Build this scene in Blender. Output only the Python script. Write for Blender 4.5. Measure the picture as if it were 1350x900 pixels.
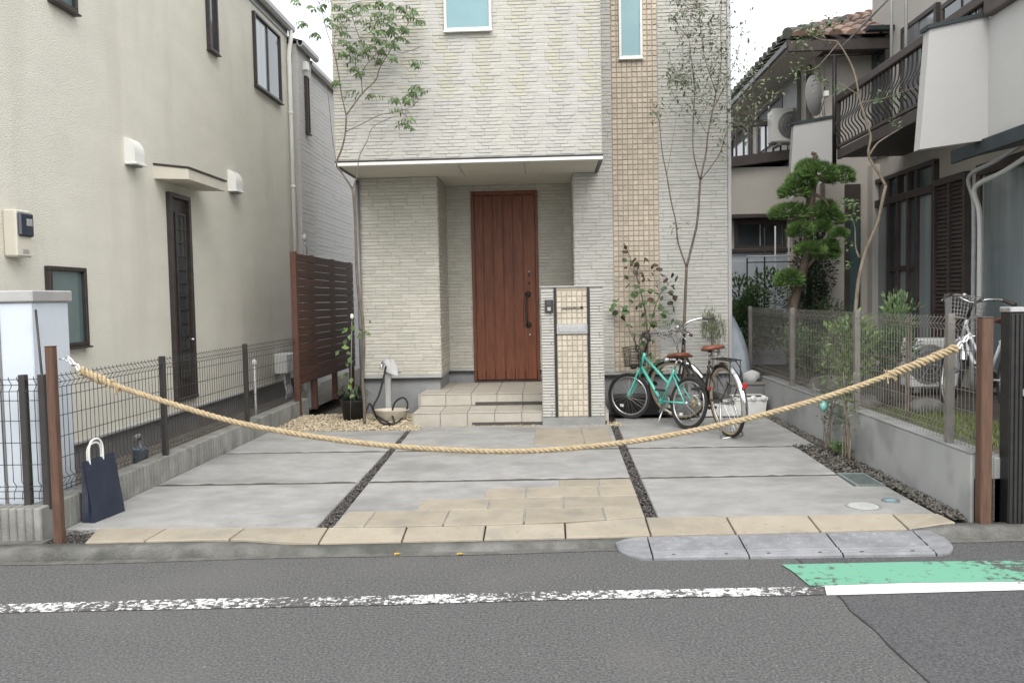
import bpy, math, random
from mathutils import Vector as V, Matrix, Quaternion
rnd = random.Random(7)
rad = math.radians
S = bpy.context.scene
COL = S.collection
for o in list(bpy.data.objects): bpy.data.objects.remove(o)

# ------------------------------------------------------------------ camera, sky, sun, exposure
F, PITCH, YAW, ROLL, H = 1080.0, rad(-2.95), rad(2.6), rad(1.1), 1.34
fw = V((-math.sin(YAW)*math.cos(PITCH), math.cos(YAW)*math.cos(PITCH), math.sin(PITCH)))
r0 = V((math.cos(YAW), math.sin(YAW), 0)); u0 = r0.cross(fw)
RT = r0*math.cos(ROLL) - u0*math.sin(ROLL); UP = r0*math.sin(ROLL) + u0*math.cos(ROLL)
CAM = V((0, 0, H))
cd = bpy.data.cameras.new('camera'); cam = bpy.data.objects.new('camera', cd); COL.objects.link(cam)
cd.sensor_width = 36; cd.lens = F/1350*36; cd.clip_start = .05; cd.clip_end = 900
cam.matrix_world = Matrix(((RT.x, UP.x, -fw.x, 0), (RT.y, UP.y, -fw.y, 0), (RT.z, UP.z, -fw.z, H), (0, 0, 0, 1)))
S.camera = cam

W = bpy.data.worlds.new('World'); S.world = W; W.use_nodes = True
nt = W.node_tree; nt.nodes.clear()
sky = nt.nodes.new('ShaderNodeTexSky'); sky.sky_type = 'NISHITA'; sky.sun_disc = False
SUN_EL, SUN_AZ = rad(48), rad(-150)          # sun behind the camera, veiled by cloud
sky.sun_elevation = SUN_EL; sky.sun_rotation = rad(150); sky.dust_density = 4; sky.air_density = 1.0
hs = nt.nodes.new('ShaderNodeHueSaturation'); hs.inputs['Saturation'].default_value = .38; hs.inputs['Value'].default_value = 1.0
add = nt.nodes.new('ShaderNodeMixRGB'); add.blend_type = 'ADD'; add.inputs[0].default_value = 1; add.inputs[2].default_value = (5.6, 5.7, 5.8, 1)
bg = nt.nodes.new('ShaderNodeBackground'); bg.inputs[1].default_value = .10
ow = nt.nodes.new('ShaderNodeOutputWorld')
nt.links.new(sky.outputs[0], hs.inputs['Color']); nt.links.new(hs.outputs[0], add.inputs[1])
nt.links.new(add.outputs[0], bg.inputs[0]); nt.links.new(bg.outputs[0], ow.inputs[0])
sd = bpy.data.lights.new('sun', 'SUN'); sd.energy = .8; sd.angle = rad(28); sd.color = (1, .96, .9)
sun = bpy.data.objects.new('sun', sd); COL.objects.link(sun)
sdir = V((math.cos(SUN_EL)*-.35, math.cos(SUN_EL)*-.94, math.sin(SUN_EL)))   # towards the sun
sun.rotation_euler = sdir.to_track_quat('Z', 'Y').to_euler(); sun.location = (0, -5, 12)
S.view_settings.view_transform = 'Standard'; S.view_settings.look = 'None'
S.view_settings.gamma = 1; S.view_settings.use_curve_mapping = False
S.view_settings.exposure = .85
S.render.engine = 'CYCLES'

# ------------------------------------------------------------------ pixel rays of the photograph -> points on planes
def ray(u, v): return RT*((u-675)/F) + UP*((450-v)/F) + fw
def pz(u, v, z=0.): r = ray(u, v); return CAM + r*((z-H)/r.z)
def py(u, v, Y): r = ray(u, v); return CAM + r*(Y/r.y)
def px(u, v, X): r = ray(u, v); return CAM + r*(X/r.x)

# ------------------------------------------------------------------ materials
def lin(r, g, b):
    f = lambda c: (c/255/12.92 if c/255 <= .04045 else ((c/255+.055)/1.055)**2.4)
    return (f(r), f(g), f(b), 1)
MATS = {}
def mat(name, c1, c2=None, scale=6, detail=6, rough=.7, bump=0., bscale=None, metal=0., island=0., stretch=(1, 1, 1),
        lo=.35, hi=.65, spec=.5, c3=None, s3=30, a3=.5, bdist=.01, trans=0., objrand=0., coat=0., st3=None, c4=None, s4=40, t4=.66, a4=.7):
    if name in MATS: return MATS[name]
    m = bpy.data.materials.new(name); m.use_nodes = True; t = m.node_tree; N = t.nodes; Lk = t.links
    b = N['Principled BSDF']; b.inputs['Roughness'].default_value = rough; b.inputs['Metallic'].default_value = metal
    b.inputs['Specular IOR Level'].default_value = spec; b.inputs['Coat Weight'].default_value = coat
    if trans: b.inputs['Transmission Weight'].default_value = trans
    geo = N.new('ShaderNodeNewGeometry'); mp = N.new('ShaderNodeMapping'); mp.inputs['Scale'].default_value = stretch
    Lk.new(geo.outputs['Position'], mp.inputs['Vector'])
    if c2 is None: c2 = tuple(x*.86 for x in c1[:3])+(1,)
    n = N.new('ShaderNodeTexNoise'); n.inputs['Scale'].default_value = scale; n.inputs['Detail'].default_value = detail; n.inputs['Roughness'].default_value = .62
    Lk.new(mp.outputs[0], n.inputs['Vector'])
    rp = N.new('ShaderNodeValToRGB'); rp.color_ramp.elements[0].position = lo; rp.color_ramp.elements[1].position = hi
    rp.color_ramp.elements[0].color = c1; rp.color_ramp.elements[1].color = c2
    Lk.new(n.outputs['Fac'], rp.inputs[0]); out = rp.outputs[0]
    if c3 is not None:
        n3 = N.new('ShaderNodeTexNoise'); n3.inputs['Scale'].default_value = s3; n3.inputs['Detail'].default_value = 3
        mp3 = mp
        if st3: mp3 = N.new('ShaderNodeMapping'); mp3.inputs['Scale'].default_value = st3; Lk.new(geo.outputs['Position'], mp3.inputs['Vector'])
        Lk.new(mp3.outputs[0], n3.inputs['Vector'])
        r3 = N.new('ShaderNodeMapRange'); r3.inputs[1].default_value = .52; r3.inputs[2].default_value = .68; r3.inputs[4].default_value = a3
        Lk.new(n3.outputs['Fac'], r3.inputs[0])
        mx = N.new('ShaderNodeMixRGB'); mx.inputs[2].default_value = c3
        Lk.new(r3.outputs[0], mx.inputs[0]); Lk.new(out, mx.inputs[1]); out = mx.outputs[0]
    if c4 is not None:
        n4 = N.new('ShaderNodeTexNoise'); n4.inputs['Scale'].default_value = s4; n4.inputs['Detail'].default_value = 4; n4.inputs['Roughness'].default_value = .7
        Lk.new(geo.outputs['Position'], n4.inputs['Vector'])
        r4 = N.new('ShaderNodeMapRange'); r4.inputs[1].default_value = t4; r4.inputs[2].default_value = t4+.05; r4.inputs[4].default_value = a4
        Lk.new(n4.outputs['Fac'], r4.inputs[0])
        m4 = N.new('ShaderNodeMixRGB'); m4.inputs[2].default_value = c4
        Lk.new(r4.outputs[0], m4.inputs[0]); Lk.new(out, m4.inputs[1]); out = m4.outputs[0]
    if island or objrand:
        a = N.new('ShaderNodeMath'); a.operation = 'ADD'
        Lk.new(geo.outputs['Random Per Island'], a.inputs[0])
        oi = N.new('ShaderNodeObjectInfo'); Lk.new(oi.outputs['Random'], a.inputs[1])
        fr = N.new('ShaderNodeMath'); fr.operation = 'FRACT'; Lk.new(a.outputs[0], fr.inputs[0])
        k = island or objrand
        mr = N.new('ShaderNodeMapRange'); mr.inputs[3].default_value = 1-k; mr.inputs[4].default_value = 1+k*.6
        Lk.new(fr.outputs[0], mr.inputs[0])
        ml = N.new('ShaderNodeMixRGB'); ml.blend_type = 'MULTIPLY'; ml.inputs[0].default_value = 1
        Lk.new(out, ml.inputs[1]); Lk.new(mr.outputs[0], ml.inputs[2]); out = ml.outputs[0]
    Lk.new(out, b.inputs['Base Color'])
    if bump:
        nb = N.new('ShaderNodeTexNoise'); nb.inputs['Scale'].default_value = bscale or scale*6; nb.inputs['Detail'].default_value = 5
        Lk.new(mp.outputs[0], nb.inputs['Vector'])
        bp = N.new('ShaderNodeBump'); bp.inputs['Strength'].default_value = bump; bp.inputs['Distance'].default_value = bdist
        Lk.new(nb.outputs['Fac'], bp.inputs['Height']); Lk.new(bp.outputs[0], b.inputs['Normal'])
    MATS[name] = m; return m
def paint_mat(name, col, under, thr, sc, thr2=None):
    """road paint worn through to the asphalt"""
    m = bpy.data.materials.new(name); m.use_nodes = True; t = m.node_tree; N = t.nodes; Lk = t.links; b = N['Principled BSDF']
    b.inputs['Roughness'].default_value = .75
    geo = N.new('ShaderNodeNewGeometry')
    n = N.new('ShaderNodeTexNoise'); n.inputs['Scale'].default_value = sc; n.inputs['Detail'].default_value = 8; n.inputs['Roughness'].default_value = .75
    n2 = N.new('ShaderNodeTexNoise'); n2.inputs['Scale'].default_value = 1.3; n2.inputs['Detail'].default_value = 3
    Lk.new(geo.outputs[0], n.inputs['Vector']); Lk.new(geo.outputs[0], n2.inputs['Vector'])
    ad = N.new('ShaderNodeMath'); ad.operation = 'MULTIPLY_ADD'; ad.inputs[1].default_value = .55
    Lk.new(n2.outputs['Fac'], ad.inputs[0]); Lk.new(n.outputs['Fac'], ad.inputs[2])
    r = N.new('ShaderNodeMapRange'); r.inputs[1].default_value = thr; r.inputs[2].default_value = thr+.05
    Lk.new(ad.outputs[0], r.inputs[0])
    sp = N.new('ShaderNodeTexNoise'); sp.inputs['Scale'].default_value = 160; Lk.new(geo.outputs[0], sp.inputs['Vector'])
    ru = N.new('ShaderNodeValToRGB'); ru.color_ramp.elements[0].position = .35; ru.color_ramp.elements[1].position = .65
    ru.color_ramp.elements[0].color = tuple(c*.7 for c in under[:3])+(1,); ru.color_ramp.elements[1].color = tuple(c*1.35 for c in under[:3])+(1,)
    Lk.new(sp.outputs['Fac'], ru.inputs[0])
    mx = N.new('ShaderNodeMixRGB'); mx.inputs[2].default_value = col
    Lk.new(r.outputs[0], mx.inputs[0]); Lk.new(ru.outputs[0], mx.inputs[1]); Lk.new(mx.outputs[0], b.inputs['Base Color'])
    bp = N.new('ShaderNodeBump'); bp.inputs['Strength'].default_value = .5; bp.inputs['Distance'].default_value = .003
    Lk.new(sp.outputs['Fac'], bp.inputs['Height']); Lk.new(bp.outputs[0], b.inputs['Normal'])
    MATS[name] = m; return m

ASPH = (.075, .073, .072, 1)
M_asph = mat('asphalt', (.042, .042, .042, 1), (.145, .144, .142, 1), 85, 9, .9, 1., 130, c3=(.125, .123, .118, 1), s3=.9, a3=.4, c4=(.34, .34, .33, 1), s4=75, t4=.64, a4=.75, bdist=.006)
M_asph2 = mat('asphalt_patch', (.035, .035, .038, 1), (.115, .114, .117, 1), 90, 9, .88, .9, 140, c3=(.10, .10, .10, 1), s3=1.1, a3=.35, c4=(.26, .26, .26, 1), s4=80, t4=.65, a4=.7, bdist=.006)
M_seam = mat('seam_tar', (.012, .012, .012, 1), (.03, .03, .03, 1), 20)
M_line = paint_mat('worn_white_paint', (.72, .72, .70, 1), ASPH, .772, 40)
M_line2 = paint_mat('fresh_white_paint', (.70, .70, .68, 1), ASPH, .57, 22)
M_green = paint_mat('green_paint', (.135, .35, .24, 1), ASPH, .655, 20)
M_kerb = mat('kerb_concrete', (.17, .168, .155, 1), (.075, .075, .068, 1), 6, 9, .9, .9, 90, c3=(.05, .055, .042, 1), s3=2.5, a3=.6)
M_slab = mat('driveway_concrete', (.355, .353, .34, 1), (.245, .243, .232, 1), 4.5, 15, .85, .6, 120, lo=.3, hi=.72, stretch=(1, 1.2, 1), c3=(.19, .187, .175, 1), s3=1.25, a3=.72, st3=(1, 1.5, 1), c4=(.13, .125, .11, 1), s4=17, t4=.64, a4=.45)
M_paver = mat('beige_paver', (.335, .30, .235, 1), (.29, .255, .195, 1), 5, 8, .85, .4, 50, objrand=.10, c3=(.22, .205, .175, 1), s3=4, a3=.6, c4=(.17, .15, .12, 1), s4=26, t4=.62, a4=.5)
M_soil = mat('dark_soil', (.045, .04, .036, 1), (.09, .08, .07, 1), 30, 6, .95, .8, 80)
M_ground = mat('bare_ground', (.16, .145, .12, 1), (.10, .09, .075, 1), 8, 8, .95, .7, 60)
M_conc = mat('grey_concrete', (.30, .305, .295, 1), (.21, .215, .205, 1), 2.5, 9, .85, .25, 45, c3=(.14, .14, .13, 1), s3=6, a3=.35)
M_wallconc = mat('smooth_wall_concrete', (.40, .405, .40, 1), (.33, .335, .33, 1), 1.8, 8, .8, .12, 40, c3=(.15, .155, .15, 1), s3=2.2, a3=.5)
M_block = mat('block_concrete', (.27, .27, .25, 1), (.17, .17, .155, 1), 5, 9, .9, .5, 70, objrand=.1, c3=(.09, .09, .075, 1), s3=4, a3=.4)
M_plaster = mat('cream_plaster', (.65, .635, .555, 1), (.605, .59, .515, 1), 1.6, 6, .85, .6, 46, stretch=(1, 1, 2.4), bdist=.010, c3=(.52, .505, .43, 1), s3=1.0, a3=.45, st3=(2.4, 2.4, .5))
M_found = mat('grey_foundation', (.26, .27, .275, 1), (.21, .215, .22, 1), 3, 6, .85, .2, 60)
M_dfound = mat('dark_foundation', (.16, .155, .15, 1), (.12, .118, .115, 1), 4, 6, .85, .2, 60)
M_brick = mat('cream_brick', (.485, .478, .44, 1), (.455, .45, .425, 1), 14, 5, .75, .25, 90, island=.07, c3=(.49, .475, .39, 1), s3=2.0, a3=.5, st3=(1.6, 1.6, .15))
M_bricky = mat('cream_brick_yellowish', (.485, .475, .395, 1), (.47, .46, .39, 1), 14, 5, .75, .25, 90, island=.07)
M_mortarl = mat('pale_mortar', (.44, .435, .405, 1), (.40, .395, .37, 1), 30, 4, .9, .2, 80)
M_brick2 = mat('cream_brick_low', (.50, .48, .41, 1), (.46, .445, .395, 1), 14, 5, .75, .25, 90, island=.10)
M_mortar = mat('mortar', (.34, .33, .30, 1), (.29, .28, .26, 1), 30, 4, .9, .2, 80)
M_tile = mat('beige_mosaic', (.52, .455, .36, 1), (.48, .42, .34, 1), 12, 5, .6, .15, 60, island=.14)
M_tgrout = mat('tile_grout', (.35, .30, .24, 1), (.31, .27, .215, 1), 20, 4, .9)
M_ptile = mat('pale_mosaic', (.52, .475, .385, 1), (.47, .43, .345, 1), 12, 5, .6, .15, 60, island=.14)
M_steptile = mat('step_tile', (.42, .395, .34, 1), (.37, .345, .295, 1), 8, 6, .6, .12, 60, objrand=.06)
M_door = mat('red_brown_wood', (.205, .072, .036, 1), (.105, .036, .02, 1), 3, 8, .45, .3, 10, stretch=(22, 22, 1.4), objrand=.16, spec=.3)
M_post = mat('brown_post_wood', (.125, .066, .04, 1), (.07, .036, .023, 1), 3, 8, .6, .3, 12, stretch=(26, 26, 1.8))
M_slat = mat('brown_slat_wood', (.12, .052, .032, 1), (.07, .031, .02, 1), 3, 8, .6, .3, 12, stretch=(20, 1.6, 20), objrand=.2)
M_black = mat('black_metal', (.014, .013, .013, 1), (.022, .021, .02, 1), 20, 3, .45)
M_bronze = mat('dark_bronze_aluminium', (.042, .034, .031, 1), (.055, .046, .042, 1), 12, 3, .45, metal=.3)
M_brownpt = mat('dark_brown_paint', (.078, .062, .056, 1), (.058, .046, .042, 1), 6, 5, .55)
M_white = mat('white_plastic', (.74, .74, .71, 1), (.68, .68, .65, 1), 4, 5, .45)
M_bwhite = mat('bluish_white_steel', (.56, .61, .66, 1), (.50, .55, .60, 1), 2, 5, .4)
M_lgrey = mat('light_grey_metal', (.42, .42, .41, 1), (.36, .36, .355, 1), 5, 5, .45, metal=.2)
M_mgrey = mat('mid_grey_metal', (.22, .22, .22, 1), (.18, .18, .18, 1), 5, 5, .5, metal=.2)
M_silver = mat('silver_metal', (.62, .62, .62, 1), (.52, .52, .52, 1), 30, 3, .28, metal=.9)
M_fgrey = mat('fence_taupe', (.21, .195, .175, 1), (.17, .16, .145, 1), 10, 4, .5, metal=.2)
M_fdark = mat('fence_dark_brown', (.040, .036, .034, 1), (.03, .028, .027, 1), 10, 4, .5)
M_cream = mat('cream_trim', (.60, .57, .48, 1), (.55, .52, .44, 1), 4, 5, .6)
M_soffit = mat('cream_soffit', (.62, .60, .52, 1), (.58, .56, .48, 1), 3, 4, .7)
M_pane = mat('frosted_blue_pane', (.17, .31, .34, 1), (.20, .35, .38, 1), 1.5, 4, .16, spec=.8)
M_paned = mat('dark_pane', (.035, .045, .05, 1), (.06, .07, .075, 1), 1.2, 4, .06, spec=.9)
M_panet = mat('greenish_pane', (.07, .12, .125, 1), (.10, .15, .155, 1), 1.2, 4, .10, spec=.8)
M_curt = mat('curtained_pane', (.32, .36, .37, 1), (.22, .26, .27, 1), 1.2, 4, .12, spec=.8, stretch=(6, 6, .3))
M_navy = mat('navy_paper', (.013, .018, .034, 1), (.020, .027, .046, 1), 9, 5, .55, .2, 25)
M_rope = mat('hemp_rope', (.47, .375, .235, 1), (.33, .255, .15, 1), 40, 5, .9, .6, 220)
M_teal = mat('teal_paint', (.10, .52, .42, 1), (.09, .47, .38, 1), 5, 3, .3, coat=.5)
M_bikebr = mat('dark_brown_bike_paint', (.035, .028, .022, 1), (.05, .04, .03, 1), 5, 3, .3, coat=.5)
M_bikewh = mat('silver_bike_paint', (.55, .56, .58, 1), (.5, .5, .52, 1), 5, 3, .3)
M_saddle = mat('brown_leather', (.20, .062, .035, 1), (.14, .045, .025, 1), 18, 5, .5, .2)
M_rubber = mat('black_rubber', (.016, .016, .016, 1), (.028, .027, .026, 1), 30, 4, .8)
M_tan = mat('tan_tyre_wall', (.40, .31, .17, 1), (.34, .26, .14, 1), 20, 4, .8)
M_chrome = mat('chrome', (.72, .72, .72, 1), (.66, .66, .66, 1), 20, 3, .16, metal=1)
M_red = mat('red_reflector', (.42, .02, .02, 1), (.36, .02, .02, 1), 10, 2, .25)
M_bark = mat('grey_bark', (.19, .155, .12, 1), (.10, .082, .065, 1), 30, 6, .9, .5, 80, stretch=(1, 1, .35))
M_barkp = mat('pine_bark', (.155, .12, .09, 1), (.07, .052, .04, 1), 22, 7, .95, .9, 40, stretch=(1, 1, .5))
M_barkl = mat('pale_bark', (.30, .25, .19, 1), (.17, .14, .105, 1), 20, 6, .9, .5, 60, stretch=(1, 1, .4))
M_lf1 = mat('leaf_mid_green', (.15, .22, .09, 1), (.095, .16, .06, 1), 6, 3, .5, island=.35)
M_lf2 = mat('leaf_grey_green', (.12, .15, .085, 1), (.17, .20, .125, 1), 6, 3, .5, island=.35)
M_lf3 = mat('leaf_deep_green', (.06, .115, .038, 1), (.09, .155, .055, 1), 6, 3, .5, island=.35)
M_lf4 = mat('leaf_yellow_green', (.19, .27, .075, 1), (.12, .20, .06, 1), 6, 3, .5, island=.3)
M_lfr = mat('leaf_maroon', (.075, .03, .024, 1), (.055, .055, .024, 1), 6, 3, .5, objrand=.35)
M_lfg = mat('leaf_heart_green', (.07, .12, .04, 1), (.05, .085, .03, 1), 6, 3, .5, objrand=.35)
M_pine = mat('pine_needles', (.18, .30, .085, 1), (.12, .22, .06, 1), 9, 3, .55, island=.45)
M_olive = mat('leaf_olive', (.15, .17, .095, 1), (.20, .22, .14, 1), 9, 3, .55, island=.35)
M_grass = mat('lawn_grass', (.10, .155, .035, 1), (.14, .16, .05, 1), 9, 3, .7, island=.4)
M_gwhite = mat('cream_pebble', (.56, .48, .34, 1), (.46, .39, .27, 1), 9, 3, .8, island=.35)
M_gdark = mat('dark_pebble', (.075, .065, .062, 1), (.11, .10, .095, 1), 9, 3, .75, island=.6)
M_gbrown = mat('brown_pebble', (.10, .092, .08, 1), (.16, .145, .125, 1), 9, 3, .8, island=.6)
M_stone = mat('garden_stone', (.16, .155, .14, 1), (.08, .08, .07, 1), 6, 8, .9, .8, 30)
M_rtile = mat('orange_roof_tile', (.36, .23, .17, 1), (.25, .17, .13, 1), 10, 5, .6, .2, island=.35, c3=(.42, .36, .30, 1), s3=7, a3=.5)
M_rtileg = mat('grey_green_roof_tile', (.17, .18, .15, 1), (.11, .12, .10, 1), 8, 5, .7, .2, island=.35)
M_beigew = mat('beige_neighbour_wall', (.60, .565, .51, 1), (.56, .525, .475, 1), 1.5, 6, .85, .4, 60)
M_whitew = mat('white_parapet_wall', (.50, .495, .48, 1), (.465, .46, .445, 1), 1.2, 6, .85, .3, 60)
M_greyw = mat('grey_siding', (.50, .49, .47, 1), (.45, .445, .43, 1), 3, 5, .8, .3, 40, stretch=(1, 1, 8))
M_rampm = mat('ramp_plastic', (.235, .24, .25, 1), (.165, .17, .18, 1), 7, 8, .75, .4, 120, c3=(.13, .13, .13, 1), s3=4, a3=.4)
M_cloth = mat('pale_cloth', (.50, .50, .49, 1), (.40, .40, .40, 1), 10, 5, .9, .4, 40)
M_cover = mat('silver_cover', (.30, .36, .41, 1), (.42, .46, .49, 1), 5, 5, .45, .4, 14)
M_basin = mat('cream_basin', (.55, .50, .40, 1), (.48, .43, .34, 1), 6, 5, .5)
M_steel = mat('galvanised_grate', (.30, .35, .34, 1), (.22, .26, .25, 1), 20, 4, .5, metal=.4)
M_bcov = mat('blue_cover', (.10, .28, .33, 1), (.16, .30, .32, 1), 30, 4, .6)
M_yel = mat('yellow_leaf', (.52, .36, .05, 1), (.42, .26, .04, 1), 30, 3, .7)
M_flow = mat('white_petal', (.75, .74, .66, 1), None, 9)

# ------------------------------------------------------------------ mesh helpers
class MB:
    def __init__(s): s.v = []; s.f = []; s.sm = []
    def add(s, vs, fs, smooth=False):
        b = len(s.v); s.v += [V(p) for p in vs]
        for f in fs: s.f.append([b+i for i in f]); s.sm.append(smooth)
        return s
    def hexa(s, q):            # 8 corners: bottom 4 ccw, top 4 ccw
        return s.add(q, [(3, 2, 1, 0), (4, 5, 6, 7), (0, 1, 5, 4), (1, 2, 6, 5), (2, 3, 7, 6), (3, 0, 4, 7)])
    def box(s, x0, x1, y0, y1, z0, z1):
        return s.hexa([(x0, y0, z0), (x1, y0, z0), (x1, y1, z0), (x0, y1, z0), (x0, y0, z1), (x1, y0, z1), (x1, y1, z1), (x0, y1, z1)])
    def cbox(s, x0, x1, y0, y1, z0, z1, c=.004):
        """box with chamfered edges"""
        X = (x0, x1); Y = (y0, y1); Z = (z0, z1); vs = []; idx = {}
        for i in (0, 1):
            for j in (0, 1):
                for k in (0, 1):
                    p = [X[i], Y[j], Z[k]]; d = [c*(1-2*i), c*(1-2*j), c*(1-2*k)]
                    for a in range(3):
                        q = [p[b]+(d[b] if b != a else 0) for b in range(3)]
                        idx[(i, j, k, a)] = len(vs); vs.append(q)
        fs = []
        g = lambda i, j, k, a: idx[(i, j, k, a)]
        for i in (0, 1): f = [g(i, 0, 0, 0), g(i, 1, 0, 0), g(i, 1, 1, 0), g(i, 0, 1, 0)]; fs.append(f if i else f[::-1])
        for j in (0, 1): f = [g(0, j, 0, 1), g(1, j, 0, 1), g(1, j, 1, 1), g(0, j, 1, 1)]; fs.append(f[::-1] if j else f)
        for k in (0, 1): f = [g(0, 0, k, 2), g(1, 0, k, 2), g(1, 1, k, 2), g(0, 1, k, 2)]; fs.append(f if k else f[::-1])
        for i in (0, 1):
            for j in (0, 1):
                fs.append([g(i, j, 0, 0), g(i, j, 1, 0), g(i, j, 1, 1), g(i, j, 0, 1)])
        for i in (0, 1):
            for k in (0, 1):
                fs.append([g(i, 0, k, 0), g(i, 1, k, 0), g(i, 1, k, 2), g(i, 0, k, 2)])
        for j in (0, 1):
            for k in (0, 1):
                fs.append([g(0, j, k, 1), g(1, j, k, 1), g(1, j, k, 2), g(0, j, k, 2)])
        for i in (0, 1):
            for j in (0, 1):
                for k in (0, 1): fs.append([g(i, j, k, 0), g(i, j, k, 1), g(i, j, k, 2)])
        return s.add(vs, fs)
    def prism(s, poly, d):
        n = len(poly); d = V(d); p = [V(q) for q in poly]
        fs = [list(range(n))[::-1], [n+i for i in range(n)]] + [(i, (i+1) % n, n+(i+1) % n, n+i) for i in range(n)]
        return s.add(p+[q+d for q in p], fs)
    def bar(s, a, b, w, h=None, up=(0, 0, 1)):
        a = V(a); b = V(b); h = h or w; t = (b-a).normalized(); up = V(up)
        if abs(t.dot(up)) > .98: up = V((0, 1, 0)) if abs(t.y) < .9 else V((1, 0, 0))
        x = t.cross(up).normalized()*(w/2); z = x.cross(t).normalized()*(h/2)
        return s.hexa([a-x-z, a+x-z, b+x-z, b-x-z, a-x+z, a+x+z, b+x+z, b-x+z])
    def tube(s, path, r, n=8, cap=True, closed=False):
        P = [V(p) for p in path]; m = len(P); R = r if isinstance(r, (list, tuple)) else [r]*m
        T = []
        for i in range(m):
            a = P[i-1] if (i or closed) else P[i]; b = P[(i+1) % m] if (i < m-1 or closed) else P[i]
            T.append((b-a).normalized() if (b-a).length > 1e-9 else V((0, 0, 1)))
        x = T[0].orthogonal().normalized(); vs = []
        for i in range(m):
            if i:
                x = (x - T[i]*x.dot(T[i]))
                x = x.normalized() if x.length > 1e-6 else T[i].orthogonal().normalized()
            y = T[i].cross(x)
            vs += [P[i]+(x*math.cos(2*math.pi*k/n)+y*math.sin(2*math.pi*k/n))*R[i] for k in range(n)]
        fs = []
        for i in range(m if closed else m-1):
            j = (i+1) % m
            for k in range(n): fs.append((i*n+k, i*n+(k+1) % n, j*n+(k+1) % n, j*n+k))
        b = len(s.v); s.add(vs, fs, n > 4)
        if cap and not closed:
            s.f.append([b+k for k in range(n)][::-1]); s.sm.append(False)
            s.f.append([b+(m-1)*n+k for k in range(n)]); s.sm.append(False)
        return s
    def lathe(s, c, prof, n=24, axis='z', smooth=True, sx=1, sy=1):
        c = V(c); vs = []
        for (r, h) in prof:
            for k in range(n):
                a = 2*math.pi*k/n; p = (r*math.cos(a)*sx, r*math.sin(a)*sy, h)
                if axis == 'y': p = (p[0], p[2], p[1])
                if axis == 'x': p = (p[2], p[0], p[1])
                vs.append(c+V(p))
        fs = [(i*n+k, i*n+(k+1) % n, (i+1)*n+(k+1) % n, (i+1)*n+k) for i in range(len(prof)-1) for k in range(n)]
        s.add(vs, fs, smooth); return s
    def ball(s, c, rx, ry, rz, nu=14, nv=8, jit=0., rg=rnd):
        c = V(c); vs = [c+V((0, 0, -rz))]
        for j in range(1, nv):
            th = math.pi*j/nv
            for i in range(nu):
                a = 2*math.pi*i/nu; q = 1+rg.uniform(-jit, jit)
                vs.append(c+V((rx*math.sin(th)*math.cos(a)*q, ry*math.sin(th)*math.sin(a)*q, -rz*math.cos(th)*q)))
        vs.append(c+V((0, 0, rz))); T = len(vs)-1
        fs = [(0, 1+(i+1) % nu, 1+i) for i in range(nu)]
        for j in range(nv-2):
            for i in range(nu):
                a = 1+j*nu+i; b = 1+j*nu+(i+1) % nu; fs.append((a, b, b+nu, a+nu))
        fs += [(T, 1+(nv-2)*nu+i, 1+(nv-2)*nu+(i+1) % nu) for i in range(nu)]
        s.add(vs, fs, True); return s
    def leaf(s, p, d, nrm, L, Wd, fold=.25):
        d = d.normalized(); x = d.cross(nrm)
        x = x.normalized() if x.length > 1e-5 else d.orthogonal().normalized()
        up = x.cross(d)
        m = p+d*(L*.45)
        return s.add([p, m-x*(Wd/2)+up*(fold*Wd), p+d*L, m+x*(Wd/2)+up*(fold*Wd), m], [(0, 4, 1), (1, 4, 2), (0, 3, 4), (4, 3, 2)], False)
    def xf(s, fn): s.v = [fn(p) for p in s.v]; return s
    def build(s, name, m, parent=None, org=None):
        o0 = V(org) if org is not None else (ORG.get(parent.name, V((0, 0, 0))) if parent else V((0, 0, 0)))
        me = bpy.data.meshes.new(name); me.from_pydata([tuple(p-o0) for p in s.v], [], s.f); me.update()
        me.polygons.foreach_set('use_smooth', s.sm)
        me.materials.append(m)
        o = bpy.data.objects.new(name, me); COL.objects.link(o)
        if parent: o.parent = parent
        elif org is not None: o.location = o0
        ORG[o.name] = o0
        return o
ORG = {}
def tag(o, label=None, cat=None, group=None, kind=None):
    if label: o['label'] = label
    if cat: o['category'] = cat
    if group: o['group'] = group
    if kind: o['kind'] = kind
    return o
def thing(name, label, cat, loc=(0, 0, 0), group=None):
    o = bpy.data.objects.new(name, None); COL.objects.link(o); o.location = loc; o.empty_display_size = .1
    ORG[o.name] = V(loc); return tag(o, label, cat, group)
def inst(name, mesh, parent, pos):
    o = bpy.data.objects.new(name, mesh); COL.objects.link(o); o.parent = parent; o.location = V(pos)-ORG[parent.name]; return o
def rv(a=1): return V((rnd.uniform(-a, a), rnd.uniform(-a, a), rnd.uniform(-a, a)))
def lerp(a, b, t): return a+(b-a)*t
def smooth_path(P, k=4):
    P = [V(p) for p in P]; out = []
    for i in range(len(P)-1):
        p0 = P[max(i-1, 0)]; p1 = P[i]; p2 = P[i+1]; p3 = P[min(i+2, len(P)-1)]
        for j in range(k):
            t = j/k
            out.append(.5*((2*p1)+(p2-p0)*t+(2*p0-5*p1+4*p2-p3)*t*t+(3*p1-p0-3*p2+p3)*t**3))
    return out+[P[-1]]
def kerb_y(x): return 4.36+.058*(x+3.07)
ZR = -.07
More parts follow.
